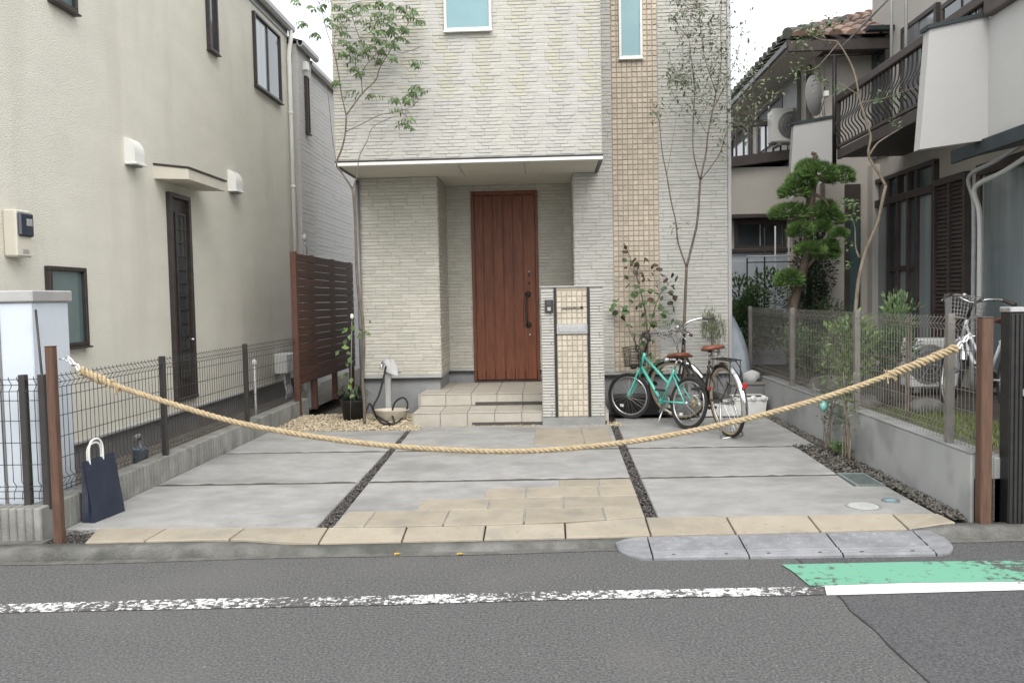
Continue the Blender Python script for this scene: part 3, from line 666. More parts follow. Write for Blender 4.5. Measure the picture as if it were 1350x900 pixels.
MB().cbox(i0.x+.02, i1.x-.02, YP-.036, YP-.03, lerp(i0.z, i1.z, .56), lerp(i0.z, i1.z, .88), .002).build('camera_lens', M_paned, ic)
MB().cbox(i0.x+.025, i1.x-.025, YP-.036, YP-.03, lerp(i0.z, i1.z, .14), lerp(i0.z, i1.z, .42), .002).build('call_button', M_lgrey, ic)
# name plate: an illegible line of small dark cursive strokes over a baseline
nm = MB(); a, e = py(739.5, 407.5, YP), py(770, 406.5, YP); y = YP-.012
nm.tube([(a.x, y, a.z), (e.x, y, e.z)], .0022, 5)
pts = []
for i in range(46):
    t = i/45; pts.append((lerp(a.x+.012, e.x-.05, t), y, lerp(a.z, e.z, t)+.009+.010*math.sin(i*1.9)*(1 if i % 7 else 1.7)))
nm.tube(pts, .002, 5)
nm.lathe((e.x-.028, y, e.z+.013), [(0, -.002), (.013, -.002), (.013, .004)], 12, 'y').tube([(e.x-.028, y, e.z+.02), (e.x-.04, y, e.z+.004), (e.x-.012, y, e.z+.004)], .003, 5)
nm.build('name_plate', M_black, pil)
# ================================================================== LEFT NEIGHBOUR
XW = -3.87; YE = px(386, 300, XW).y
zf = .235
lh = thing('cream_house', 'cream plaster house with side door, small canopy and vent hoods', 'house', (XW, 8, 0))
ev = px(372, 22, XW+.1).z
MB().box(-10, XW, 4.6, YE, zf, ev+.02).build('wall', M_plaster, lh)
MB().box(-9.98, XW-.03, 4.63, YE-.02, -.05, zf).build('foundation', M_dfound, lh)
MB().cbox(XW-.02, XW+.02, 4.58, YE+.01, zf-.012, zf+.012, .003).build('base_flashing', M_lgrey, lh)
g_ = MB()
prof = [(.02, .0), (.02, -.05), (.045, -.085), (.085, -.09), (.115, -.06), (.12, .0), (.108, .0), (.1, -.05), (.08, -.075), (.05, -.072), (.034, -.045), (.034, 0)]
vs = [(XW+a, y, ev+.02+b_) for y in (4.4, YE+.06) for a, b_ in prof]; n = len(prof)
g_.add(vs, [(i, (i+1) % n, n+(i+1) % n, n+i) for i in range(n)]+[list(range(n)), [n+i for i in range(n)][::-1]])
g_.build('gutter', M_lgrey, lh)
rf = MB().prism([(XW+.09, 4.35, ev+.022), (-7, 4.35, ev+1.9), (-10.1, 4.35, ev+.03)], (0, YE-4.25, 0)); rf.build('roof', mat('dark_slate', (.06, .06, .065, 1), (.04, .04, .045, 1), 8, 5, .7, .3), lh)
MB().cbox(XW+.002, XW+.02, 4.4, YE, ev-.14, ev+.01, .003).build('fascia', M_lgrey, lh)
dp = MB(); yd = YE-.06
dp.tube(smooth_path([(XW+.08, yd, ev-.06), (XW+.08, yd, ev-.2), (XW+.045, yd, ev-.4), (XW+.045, yd, ev-.6)], 3)+[(XW+.045, yd, .05)], .032, 10)
for z in (.9, 2.0, 3.1, 4.2): dp.lathe((XW+.045, yd, z), [(.033, -.02), (.039, -.018), (.039, .018), (.033, .02)], 10)
dp.build('downpipe', M_white, lh)
def side_window(par, u0, v0, u1, v1, X_, fm, pm, split=False, fw_=.035, z0=None, z1=None):
    a, c = px(u0, v0, X_), px(u1, v1, X_); y0_, y1_ = a.y, c.y
    z1 = z1 or a.z; z0 = z0 or c.z; w = MB(); p = .045
    w.cbox(X_-.02, X_+p, y0_, y1_, z1-fw_, z1, .004).cbox(X_-.02, X_+p, y0_, y1_, z0, z0+fw_, .004).cbox(X_-.02, X_+p, y0_, y0_+fw_, z0+fw_, z1-fw_, .004).cbox(X_-.02, X_+p, y1_-fw_, y1_, z0+fw_, z1-fw_, .004)
    o = w.build('window', fm, par)
    if split:
        ym = (y0_+y1_)/2
        MB().cbox(X_, X_+.03, ym-.02, ym+.02, z0+fw_, z1-fw_, .003).build('mullion', fm, o)
        MB().box(X_+.002, X_+.012, y0_+fw_, ym-.02, z0+fw_, z1-fw_).build('pane', pm[0], o)
        MB().box(X_+.002, X_+.022, ym+.02, y1_-fw_, z0+fw_, z1-fw_).build('pane', pm[1], o)
    else: MB().box(X_+.002, X_+.012, y0_+fw_, y1_-fw_, z0+fw_, z1-fw_).build('pane', pm, o)
    MB().cbox(X_+.0, X_+p+.02, y0_-.01, y1_+.01, z0-.016, z0-.001, .003).build('sill', fm, o)
    return o
side_window(lh, 60, -60, 97, 20, XW, M_bronze, M_panet)
w_ = side_window(lh, 268, -60, 285, 74, XW, M_bronze, M_paned)
side_window(lh, 331.5, 14, 369, 136, XW, M_bronze, (M_curt, M_paned), True, z1=px(331.5, 14, XW).z, z0=px(350, 124, XW).z)
side_window(lh, 58, 352, 112, 448, XW, M_bronze, M_panet, z1=px(85, 352, XW).z, z0=px(85, 458, XW).z)
# vent hoods
def hood(u0, u1, vt, vb_):
    a, c = px(u0, vb_, XW), px(u1, vt, XW); y0_, y1_, z0_ = a.y, c.y, a.z; z1_ = px(u0, vt, XW).z
    mb = MB(); d = .10; S_ = 7; rows = []
    for i in range(S_+1):
        t = i/S_; an = t*math.pi/2; rows.append((d*math.cos(an)*1.0 if t > 0 else d, lerp(z0_+(z1_-z0_)*.45, z1_, math.sin(an))))
    prof_ = [(d*.96, z0_)]+rows+[(0, z1_)]
    P = [(XW+x, y0_, z) for x, z in prof_]+[(XW, y0_, z0_)]
    mb.prism(P, (0, y1_-y0_, 0)); o = mb.build('vent_hood', M_white, lh)
    MB().cbox(XW, XW+d+.012, y0_-.008, y1_+.008, z0_-.004, z0_+.018, .004).build('hood_rim', M_white, o)
    MB().box(XW+.01, XW+d-.02, y0_+.015, y1_-.015, z0_-.014, z0_-.004).build('louvre', M_mgrey, o)
hood(164.5, 176, 181, 216); hood(301, 309, 224, 252)
# side door with lattice, and its canopy
a, c = px(218, 253, XW), px(256, 527, XW); dy0, dy1, dzt = a.y, c.y, px(237, 258, XW).z; dzb = px(237, 524, XW).z
d_ = MB().cbox(XW-.02, XW+.05, dy0, dy0+.05, dzb, dzt, .004).cbox(XW-.02, XW+.05, dy1-.05, dy1, dzb, dzt, .004).cbox(XW-.02, XW+.05, dy0+.05, dy1-.05, dzt-.05, dzt, .004).cbox(XW-.02, XW+.06, dy0, dy1, dzb-.03, dzb, .004)
sdoor = d_.build('side_door', M_bronze, lh)
MB().box(XW, XW+.018, dy0+.05, dy1-.05, dzb, dzt-.05).build('door_leaf', M_bronze, sdoor)
ly0, ly1 = dy0+.16, dy1-.14; lz0, lz1 = dzb+.22, dzt-.22
MB().box(XW+.018, XW+.024, ly0, ly1, lz0, lz1).build('pane', M_paned, sdoor)
lf = MB().cbox(XW+.018, XW+.036, ly0-.03, ly0, lz0-.03, lz1+.03, .003).cbox(XW+.018, XW+.036, ly1, ly1+.03, lz0-.03, lz1+.03, .003).cbox(XW+.018, XW+.036, ly0, ly1, lz0-.03, lz0, .003).cbox(XW+.018, XW+.036, ly0, ly1, lz1, lz1+.03, .003)
lf.build('lattice_frame', M_bronze, sdoor)
for i in range(1, 12):
    z = lerp(lz0, lz1, i/12); MB().box(XW+.024, XW+.036, ly0, ly1, z-.008, z+.008).build('lattice_bar', M_bronze, sdoor)
for y in (lerp(ly0, ly1, .5),):
    for (z0_, z1_) in ((lerp(lz0, lz1, .66), lz1), (lz0, lerp(lz0, lz1, .25))): MB().box(XW+.025, XW+.037, y-.008, y+.008, z0_, z1_).build('lattice_bar', M_bronze, sdoor)
for v_ in (361, 405, 447):
    p = px(252, v_, XW); MB().lathe((XW+.02, p.y-.03, p.z), [(0, .03), (.013, .028), (.014, 0)], 12, 'x').build('lock', M_silver, sdoor)
ca, cb = px(205, 233, XW), px(300, 250, XW)
cz = px(205, 236, XW).z; cz1 = cz
cy0, cy1, pr = px(203, 236, XW).y, px(298, 248, XW+.35).y, .35
MB().prism([(XW, cy0, cz), (XW+pr, cy0, cz-.015), (XW+pr, cy0, cz+.085), (XW, cy0, cz+.13)], (0, cy1-cy0, 0)).build('canopy', M_cream, lh)
MB().prism([(XW, cy0-.01, cz+.133), (XW+pr+.012, cy0-.01, cz+.088), (XW+pr+.012, cy0-.01, cz+.106), (XW, cy0-.01, cz+.151)], (0, cy1-cy0+.02, 0)).build('canopy_capping', M_bronze, lh)
# electricity meter box
a, c = px(5, 340, XW), px(42, 278, XW)
c = px(42, 300, XW+.10); mb_ = MB().cbox(XW, XW+.10, a.y, c.y, px(12, 339, XW).z, px(12, 277, XW).z, .012); meter = mb_.build('meter_box', M_cream, lh)
y0_, y1_ = lerp(a.y, c.y, .08), lerp(a.y, c.y, .96); zz1 = px(33, 281, XW+.10).z; zz0 = px(33, 312, XW+.10).z
MB().cbox(XW+.095, XW+.125, y0_, y1_, zz0, zz1, .012).build('meter_window', mat('meter_glass', (.02, .028, .045, 1), (.035, .045, .065, 1), 6, 3, .12, spec=.8), meter)
MB().cbox(XW+.123, XW+.128, lerp(y0_, y1_, .45), lerp(y0_, y1_, .85), lerp(zz0, zz1, .45), lerp(zz0, zz1, .75), .002).build('meter_display', M_lgrey, meter)
MB().cbox(XW+.098, XW+.104, lerp(y0_, y1_, .3), lerp(y0_, y1_, .75), zz0-.12, zz0-.09, .001).build('meter_plate', M_lgrey, meter)

# house behind: grey siding with gutters
X2 = -3.76
h2 = thing('grey_siding_house', 'narrow strip of grey siding house behind the cream house', 'house', (X2, 13, 0))
ya = YE+.12; yb = px(413, 200, X2).y; z2 = px(400, 58, X2+.1).z
MB().box(-9, X2, ya, yb, -.05, z2).build('wall', M_greyw, h2)
X3 = X2-.12
MB().box(-9, X3, yb, yb+5, -.05, z2-.05).build('wall', M_greyw, h2)
brick_wall(h2, (X2, ya, 0), (0, 1, 0), (1, 0, 0), yb-ya, z2-.1, 2.2, .07, (), M_greyw, 0, 21, d=.004, j=.004, name='siding_boards')
brick_wall(h2, (X3, yb, 0), (0, 1, 0), (1, 0, 0), 4.9, z2-.15, 2.2, .07, (), M_greyw, 0, 22, d=.004, j=.004, name='siding_boards')
for (X_, y0_, y1_, z) in ((X2, ya-.05, yb+.1, z2), (X3, yb+.1, yb+4.9, z2-.05)):
    vs = [(X_+p, y, z+.03+q_) for y in (y0_, y1_) for p, q_ in prof]
    MB().add(vs, [(i, (i+1) % n, n+(i+1) % n, n+i) for i in range(n)]+[list(range(n)), [n+i for i in range(n)][::-1]]).build('gutter', M_lgrey, h2)
    MB().prism([(X_+.1, y0_, z+.03), (-9, y0_, z+1.7), (-9, y0_, z+.03)], (0, y1_-y0_, 0)).build('roof', MATS['dark_slate'], h2)
side_window(h2, 401, 100, 406.5, 178, X2+.01, M_bronze, M_paned, fw_=.02)
hv = px(399, 88, X2); MB().cbox(X2, X2+.09, hv.y-.05, hv.y+.05, hv.z-.07, hv.z+.07, .015).build('vent_hood', M_white, h2)

# ------------------------------------------------------------------ block kerb wall and mesh fence, left
ZB = .18
bw_l = thing('concrete_block_wall', 'low grey ribbed concrete block wall under the dark mesh fence', 'wall', (-3.03, 7, 0))
def ribbed_block(L, T, h, axis):
    """block with shallow vertical scores on its face"""
    mb = MB(); k = 8; w = L/k; g2 = .006
    for i in range(k):
        a = i*w
        if axis == 'y': mb.cbox(-T, 0, a+g2*.5, a+w-g2*.5, 0, h, .006)
        else: mb.cbox(a+g2*.5, a+w-g2*.5, 0, T, 0, h, .006)
    if axis == 'y': mb.box(-T+.008, -.009, .0, L, .003, h-.006)
    else: mb.box(0, L, .009, T-.008, .003, h-.006)
    return mb
L_b = .4
first = ribbed_block(L_b-.008, .125, ZB+.07, 'y').build('block', M_block, bw_l, (0, 0, 0)); me = first.data
first.location = V((-2.962, 4.70, -.07))-ORG[bw_l.name]
for i in range(1, 13): inst('block', me, bw_l, (-2.962, 4.70+i*L_b, -.07))
first = ribbed_block(L_b-.008, .125, ZB+.07, 'x').build('block', M_block, bw_l, (0, 0, 0)); me = first.data
first.location = V((-3.36, 4.575, -.07))-ORG[bw_l.name]
for i in range(1, 5): inst('block', me, bw_l, (-3.36-i*L_b, 4.575-.02*i, -.07))
def mesh_fence(t, p0, p1, posts, z0, z1, sp, m, hz, bend, r=.0022, pr=.02, over=0., pm=None):
    p0 = V(p0); p1 = V(p1); d = (p1-p0); Ln = d.length; d.normalize(); nn = V((-d.y, d.x, 0))*bend
    cuts = [0]+[q for q in posts if 0 < q < Ln]+[Ln]
    for q in posts:
        c = p0+d*q+nn*.02
        MB().cbox(c.x-pr, c.x+pr, c.y-pr, c.y+pr, z0-over, z1+.012, .003).build('post', pm or m, t)
    prof_ = [(z0, 0), (z0+.04, 0), (z0+.075, 1), (z0+.11, 0), (z1-.085, 0), (z1-.05, 1), (z1-.015, 0), (z1, 0)]
    for a, b2 in zip(cuts, cuts[1:]):
        if b2-a < .05: continue
        mb = MB(); x = a+sp*.5
        while x < b2:
            mb.tube([p0+d*x+nn*(.028*k)+V((0, 0, z)) for z, k in prof_], r, 4); x += sp
        for z, k in hz:
            c = nn*(.028*k+.004*(1 if k == 0 else 1)); mb.tube([p0+d*a+c+V((0, 0, z)), p0+d*b2+c+V((0, 0, z))], r*1.35, 4)
        o = mb.build('wire_panel', m, t); o['kind'] = 'stuff'
fl_ = thing('mesh_fence', 'dark brown welded wire fence on the ribbed block wall', 'fence', (-3.02, 7, ZB))
hzL = [(ZB+.04, 0), (ZB+.075, 1), (ZB+.11, 0), (.42, 0), (.55, 0), (.68, 0), (.80, 0), (.855, 0), (.89, 1), (.925, 0)]
y_p = [px(210, 471, -3.02).y, px(320, 457, -3.02).y]
mesh_fence(fl_, (-3.02, 4.70, 0), (-3.02, 9.62, 0), [q-4.70 for q in y_p]+[4.9], ZB+.03, .94, .05, M_fdark, hzL, -1, over=.06)
ff = thing('mesh_fence', 'dark brown welded wire fence in front of the pale storage cabinet', 'fence', (-3.6, 4.66, ZB))
x1_ = py(31, 560, 4.66).x; x2_ = py(59, 560, 4.68).x
mesh_fence(ff, (-5.0, 4.62, 0), (-2.96, 4.66, 0), [x1_+5.0, x2_+5.0], ZB+.03, .94, .05, M_fdark, hzL, 1, over=.06)

# ------------------------------------------------------------------ storage cabinet and black rod
cz1 = py(43, 385, 4.82).z+.0
cab = thing('storage_cabinet', 'bluish white steel storage cabinet with grey lid behind the fence', 'cabinet', (-3.4, 5.0, 0))
xr = py(43.5, 450, 4.82).x; yb2 = px(92, 450, xr).y
MB().cbox(-3.80, xr, 4.82, yb2, 0, cz1-.06, .006).build('cabinet_body', M_bwhite, cab)
MB().cbox(-3.82, xr+.02, 4.80, yb2+.02, cz1-.06, cz1+.012, .008).build('lid', M_lgrey, cab)
MB().cbox(xr-.22, xr-.2, 4.812, 4.822, .1, cz1-.09, .002).build('door_seam', M_mgrey, cab)
rd = MB().tube([py(47, 408, 4.79), py(55, 492, 4.77), py(66, 640, 4.72)], .007, 8)
rod = rd.build('umbrella_pole', M_black, None, py(66, 640, 4.72)); tag(rod, 'thin black pole leaning on the pale storage cabinet', 'pole')

# ------------------------------------------------------------------ slat screen fence
XS = -2.99
sf = thing('slat_screen', 'tall dark red-brown wooden slat screen between the two houses', 'fence', (XS, 11, 0))
ys = px(390, 440, XS).y; ye_ = px(466, 420, XS).y; zt1 = px(391, 334, XS).z; zb1 = px(393, 508, XS).z
nb_ = 16; hh = (zt1-zb1)/nb_
for i in range(nb_):
    z = zb1+i*hh; MB().cbox(XS-.012, XS+.012, ys+.012, ye_, z+.0035, z+hh-.0035, .002).build('slat', M_slat, sf)
for k, y in enumerate((ys, lerp(ys, ye_, .30), lerp(ys, ye_, .65), ye_)):
    MB().cbox(XS-.085 if k else XS-.035, XS-.014 if k else XS+.035, y-.03, y+.03, -.03, zt1+.015, .004).build('post', M_slat, sf)
lampb = px(402, 330, XS-.1)
MB().cbox(lampb.x-.025, lampb.x+.025, lampb.y-.025, lampb.y+.025, 0, lampb.z+.05, .004).build('light_post', M_mgrey, sf)
MB().ball((lampb.x, lampb.y, lampb.z+.16), .035, .035, .05).tube([(lampb.x, lampb.y, lampb.z+.05), (lampb.x, lampb.y, lampb.z+.12)], .01, 8).build('light_head', M_lgrey, sf)

# small services along the cream house
p = px(378, 480, XW+.12)
t = thing('water_heater', 'small white wall boiler with pipes under the downpipe', 'boiler', (p.x, p.y, 0))
MB().cbox(p.x-.11, p.x+.08, p.y-.22, p.y+.12, p.z-.12, p.z+.16, .012).build('casing', M_white, t)
for k in range(3):
    y = p.y-.16+k*.1; MB().tube(smooth_path([(p.x+.02, y, p.z-.11), (p.x+.02, y, p.z-.26), (p.x+.06, y-.05, p.z-.38), (p.x+.02, y-.02, p.z-.52), (p.x, y, -.02)], 3), .018, 8).build('pipe', M_cloth, t)
p = px(185, 600, -3.2)
t = thing('tap_stub', 'short blue grey pipe stub with elbow behind the block wall', 'pipe', (p.x, p.y, 0))
MB().lathe((p.x, p.y, 0), [(.0, -.02), (.055, -.02), (.055, p.z+.04), (.06, p.z+.045), (.06, p.z+.06), (0, p.z+.06)], 16).build('stub', mat('blue_grey_pipe', (.12, .16, .20, 1), (.09, .12, .15, 1), 8), t)
MB().tube(smooth_path([(p.x, p.y, p.z+.05), (p.x, p.y, p.z+.13), (p.x+.02, p.y-.05, p.z+.16), (p.x+.02, p.y-.12, p.z+.15)]), .02, 8).build('elbow', M_mgrey, t)
p = px(336, 500, -3.15); tag(MB().tube([(p.x, p.y, -.02), (p.x, p.y, px(336, 480, -3.15).z)], .014, 8).ball((p.x, p.y, px(336, 478, -3.15).z), .03, .03, .04).build('garden_stake', M_cloth, None, (p.x, p.y, 0)), 'thin pale garden stake standing behind the dark fence', 'stake')
# ================================================================== RIGHT NEIGHBOUR: low wall, fence, house
XRW = 2.452
zwt = .383
lw = thing('concrete_wall', 'low smooth grey concrete wall below the taupe mesh fence', 'wall', (XRW, 7, 0))
MB().cbox(XRW, XRW+.13, 4.86, 9.62, -.05, zwt, .006).build('wall_body', M_wallconc, lw)
MB().cbox(XRW-.003, XRW+.133, 4.858, 9.62, zwt, zwt+.012, .003).build('wall_cap', M_conc, lw)
MB().cbox(XRW+.131, XRW+.26, 4.86, 4.98, -.05, zwt-.02, .006).build('wall_return', M_wallconc, lw)
fr_ = thing('mesh_fence', 'taupe welded wire fence standing on the low concrete wall', 'fence', (XRW+.05, 7, zwt))
py_ = [px(u, 450, XRW+.05).y for u in (1257, 1133, 1047, 991)]
zt_f = 1.185
hzR = [(zwt+.05, 0), (zwt+.085, 1), (zwt+.12, 0), (.62, 0), (.74, 0), (.86, 0), (.98, 0), (zt_f-.085, 0), (zt_f-.05, 1), (zt_f-.012, 0)]
mesh_fence(fr_, (XRW+.05, 4.87, 0), (XRW+.05, 10.4, 0), [q-4.87 for q in py_], zwt+.02, zt_f, .047, M_fgrey, hzR, 1, r=.0021, pr=.022, over=.03)

XG, XB, XF, Yn, Yf, Yw = 4.65, 3.81, 3.26, 7.08, 11.0, 11.95
rh = thing('balcony_house', 'beige two storey house with brown balcony railing and tiled roof', 'house', (XG, 9, .3))
zsof = px(1211, 198, XG).z; zfl = px(1192, 153, XB).z; zrail = px(1200, 60, XB).z
ZE = px(1033, 57, 3.28).z       # eave of the rear wing
MB().box(XG, 12, 4.9, Yw, .2, zsof+.2).build('wall', M_beigew, rh)
MB().box(XG, 12, 4.9, Yw+.1, zsof+.2, ZE+1.3).build('wall', M_beigew, rh)
MB().box(XB, 12, Yw+.002, 19, .2, ZE+.0).build('wall', M_beigew, rh)
# lower extension with lean-to roof
YX = 13.0; ze = py(1000, 222, YX).z
MB().box(2.3, XB+.5, YX, 18, .1, ze+.02).build('wall', M_beigew, rh)
MB().prism([(1.9, YX-.12, ze-.08), (XB+.02, YX-.12, ze+.12), (XB+.02, YX-.12, ze+.27), (1.9, YX-.12, ze+.07)], (0, 5.0, 0)).build('lean_to_roof', M_brownpt, rh)
a, c = py(968, 325, YX), py(1036, 291, YX)
w = MB().cbox(a.x, c.x, YX-.05, YX+.02, c.z-.052, c.z+.02, .004).cbox(a.x, a.x+.05, YX-.05, YX+.02, a.z, c.z-.05, .004).cbox(c.x-.05, c.x, YX-.05, YX+.02, a.z, c.z-.05, .004).cbox(a.x, c.x, YX-.05, YX+.02, a.z-.05, a.z+.002, .004).build('window', M_brownpt, rh)
for k in range(2):
    xa = lerp(a.x+.05, c.x-.05, k*.5); MB().box(xa+.01, xa+(c.x-a.x-.1)*.5-.01, YX-.012, YX-.004, a.z, c.z-.05).build('pane', M_paned, w)
MB().cbox(a.x-.1, c.x+.2, YX-.3, YX, c.z+.03, c.z+.09, .006).build('window_hood', M_brownpt, rh)
# balcony: floor slab, fascia, soffit boards, railing
MB().box(XB+.03, XG, Yn+.1, Yf, zsof+.03, zfl-.02).build('balcony_floor', M_brownpt, rh)
MB().cbox(XB-.01, XB+.03, Yn+.1, Yf, zsof-.02, zfl, .005).build('balcony_fascia', M_brownpt, rh)
for k in range(7):
    xa = XB+.04+k*(XG-XB-.05)/7; MB().cbox(xa+.004, xa+(XG-XB-.05)/7-.004, Yn+.1, Yf, zsof+.002, zsof+.028, .003).build('soffit_board', M_brownpt, rh)
rail = MB().cbox(XB-.035, XB+.035, Yn+.1, Yf, zrail-.09, zrail, .008).build('railing', M_brownpt, rh)
MB().cbox(XB-.02, XB+.02, Yn+.1, Yf, zfl+.02, zfl+.06, .004).build('bottom_rail', M_brownpt, rail)
MB().cbox(XB-.02, XB+.02, Yf-.05, Yf-.005, zfl, zrail-.09, .004).build('newel', M_brownpt, rail)
hb = zrail-.09-zfl-.06
bp_ = [(0, 0), (.12, -.012), (.26, -.075), (.36, -.088), (.46, -.07), (.62, -.02), (.8, 0), (1, 0)]
bm = MB().tube(smooth_path([(x, 0, z*hb) for z, x in bp_], 2), .0085, 6)
y = Yn+.15; b0 = bm.build('baluster', M_black, rail, (0, 0, 0)); b0.location = V((XB, y, zfl+.06))-ORG[rail.name]
while y < Yf-.1:
    y += .105; inst('baluster', b0.data, rail, (XB, y, zfl+.06))
# splayed white end fins and front parapet
fin = [py(1225.5, 39, Yn), py(1304, 21, Yn), py(1304, 184, Yn), py(1212.5, 197, Yn)]
MB().prism(fin, (0, .11, 0)).build('parapet_fin', M_whitew, rh)
q0, q1 = fin[0], fin[1]
MB().hexa([q0+V((-.02, -.02, .0)), q1+V((0, -.02, 0)), q1+V((0, .13, 0)), q0+V((-.02, .13, 0)), q0+V((-.02, -.02, .035)), q1+V((0, -.02, .035)), q1+V((0, .13, .035)), q0+V((-.02, .13, .035))]).build('fin_coping', mat('teal_grey_coping', (.035, .048, .054, 1), (.026, .036, .04, 1), 6), rh)
f2 = [py(1046.5, 165, Yf), py(1097, 156, Yf), py(1097, 235, Yf), py(1040, 262, Yf)]
MB().prism(f2, (0, .11, 0)).build('parapet_fin', M_whitew, rh)
q0, q1 = f2[0], f2[1]
MB().hexa([q0+V((-.02, -.02, 0)), q1+V((0, -.02, 0)), q1+V((0, .13, 0)), q0+V((-.02, .13, 0)), q0+V((-.02, -.02, .035)), q1+V((0, -.02, .035)), q1+V((0, .13, .035)), q0+V((-.02, .13, .035))]).build('fin_coping', MATS['teal_grey_coping'], rh)
zp0, zp1 = fin[2].z, fin[1].z
MB().box(fin[1].x, XG, 4.9, Yn+.10, zp0+.0, zp1-.02).build('parapet_wall', M_whitew, rh)
MB().cbox(fin[1].x-.06, XG, 4.8, Yn-.022, zp1-.018, zp1+.12, .01).build('parapet_fascia', M_brownpt, rh)
ur = MB().cbox(XB-.03, XB+.03, 4.8, Yn+1.3, zp1+.62, zp1+.72, .006).build('upper_railing', M_brownpt, rh)
ub = MB().box(XB-.01, XB+.01, -.01, .01, 0, .5); o0 = MB().cbox(-.011, .011, -.011, .011, 0, .5, .003).build('baluster', M_brownpt, ur, (0, 0, 0)); o0.location = V((XB, 4.9, zp1+.12))-ORG[ur.name]
for i in range(1, 20): inst('baluster', o0.data, ur, (XB, 4.9+i*.115, zp1+.12))
# awning over the near window
za = px(1300, 193, 3.7).z; ay1 = px(1264, 205, 3.7).y
MB().prism([(3.66, 4.9, za-.05), (XG, 4.9, za+.16), (XG, 4.9, za+.24), (3.66, 4.9, za+.03)], (0, ay1-4.9, 0)).build('awning', M_brownpt, rh)
MB().cbox(3.63, 3.665, 4.9, ay1+.01, za-.07, za+.05, .006).build('awning_gutter', MATS['teal_grey_coping'], rh)
# ground-floor windows
def on_wall(u): return px(u, 350, XG).y
hz_t = px(1250, 205, XG).z; hz_m = px(1250, 244, XG).z; hz_b = .62
def fbar(par, y0, y1, z0, z1, name='window', m=M_brownpt, x=.06): return MB().cbox(XG-x, XG+.02, y0, y1, z0, z1, .006).build(name, m, par)
def bigwin(us, curt, mid_v):
    y0, y1 = on_wall(us[-1]), on_wall(us[0])
    w = MB().cbox(XG-.07, XG+.02, y0-.03, y1+.03, hz_t-.06, hz_t, .006).cbox(XG-.07, XG+.02, y0-.03, y1+.03, hz_b-.07, hz_b, .006).cbox(XG-.068, XG+.02, y0-.03, y0+.03, hz_b-.02, hz_t-.03, .006).cbox(XG-.068, XG+.02, y1-.03, y1+.03, hz_b-.02, hz_t-.03, .006).build('window', M_brownpt, rh)
    MB().cbox(XG-.075, XG+.02, y0+.03, y1-.03, hz_m-.05, hz_m+.05, .006).build('transom_bar', M_brownpt, w)
    ys_ = [on_wall(u) for u in us][::-1]
    for y in ys_[1:-1]: MB().cbox(XG-.065, XG+.01, y-.03, y+.03, hz_b, hz_t-.06, .005).build('stile', M_brownpt, w)
    for k, (p, q) in enumerate(zip(ys_, ys_[1:])):
        MB().box(XG-.02, XG-.008, p+.03, q-.03, hz_b, hz_m-.05).build('pane', curt[k % len(curt)], w)
        MB().box(XG-.02, XG-.008, p+.03, q-.03, hz_m+.05, hz_t-.06).build('pane', M_paned if k % 3 else M_panet, w)
    zm = px(1200, mid_v, XG).z; MB().cbox(XG-.05, XG+.0, ys_[1]+.03, ys_[-2]-.03, zm-.035, zm+.035, .004).build('mid_rail', M_brownpt, w)
bigwin([1149, 1176, 1188, 1202, 1213, 1236], [M_curt, M_panet, M_curt, M_paned, M_curt], 353)
sy0, sy1 = on_wall(1281), on_wall(1238)
sh = MB().cbox(XG-.09, XG+.02, sy0, sy0+.05, hz_b-.1, hz_m+.08, .005).cbox(XG-.09, XG+.02, sy1-.05, sy1, hz_b-.1, hz_m+.08, .005).cbox(XG-.09, XG+.02, sy0+.05, sy1-.05, hz_m, hz_m+.08, .005).cbox(XG-.09, XG+.02, sy0+.05, sy1-.05, hz_b-.1, hz_b-.03, .005).cbox(XG-.085, XG+.02, (sy0+sy1)/2-.02, (sy0+sy1)/2+.02, hz_b, hz_m, .004)
shut = sh.build('louvred_shutter', M_brownpt, rh)
ns = 40
sm_ = MB().hexa([(-.035, sy0+.05, -.028), (-.02, sy0+.05, -.028), (-.02, sy1-.05, -.028), (-.035, sy1-.05, -.028), (-.012, sy0+.05, .018), (.0, sy0+.05, .018), (.0, sy1-.05, .018), (-.012, sy1-.05, .018)])
s0_ = sm_.build('louvre_slat', M_brownpt, shut, (0, 0, 0)); s0_.location = V((XG-.03, 0, hz_b+.03))-ORG[shut.name]
for i in range(1, ns): inst('louvre_slat', s0_.data, shut, (XG-.03, 0, lerp(hz_b+.03, hz_m-.02, i/(ns-1))))
y0, y1 = 4.95, on_wall(1296)
w = MB().cbox(XG-.09, XG+.02, y0, y1, hz_m-.02, hz_m+.10, .006).cbox(XG-.09, XG+.02, y1-.09, y1, .5, hz_m-.02, .006).cbox(XG-.09, XG+.02, y0, y1, .42, .5, .006).build('window', M_brownpt, rh)
for k in range(3):
    p = lerp(y0, y1-.09, k/3); q = lerp(y0, y1-.09, (k+1)/3)
    MB().box(XG-.03, XG-.015, p+.02, q-.02, .5, hz_m-.02).build('pane', M_curt, w); MB().cbox(XG-.06, XG+.0, q-.022, q+.02, .5, hz_m-.02, .004).build('stile', M_lgrey, w)
# dark door on the wing, corner post
a, c = py(1113, 400, Yw), py(1133, 243, Yw)
dd = MB().cbox(a.x, c.x, Yw-.05, Yw+.01, .3, c.z, .006).build('back_door', M_brownpt, rh)
MB().box(lerp(a.x, c.x, .3), c.x-.02, Yw-.056, Yw-.05, .9, c.z-.5).build('pane', M_panet, dd)
MB().cbox(XG-.10, XG+.02, Yw-.2, Yw-.02, .25, zsof+.02, .006).build('corner_post', M_beigew, rh)
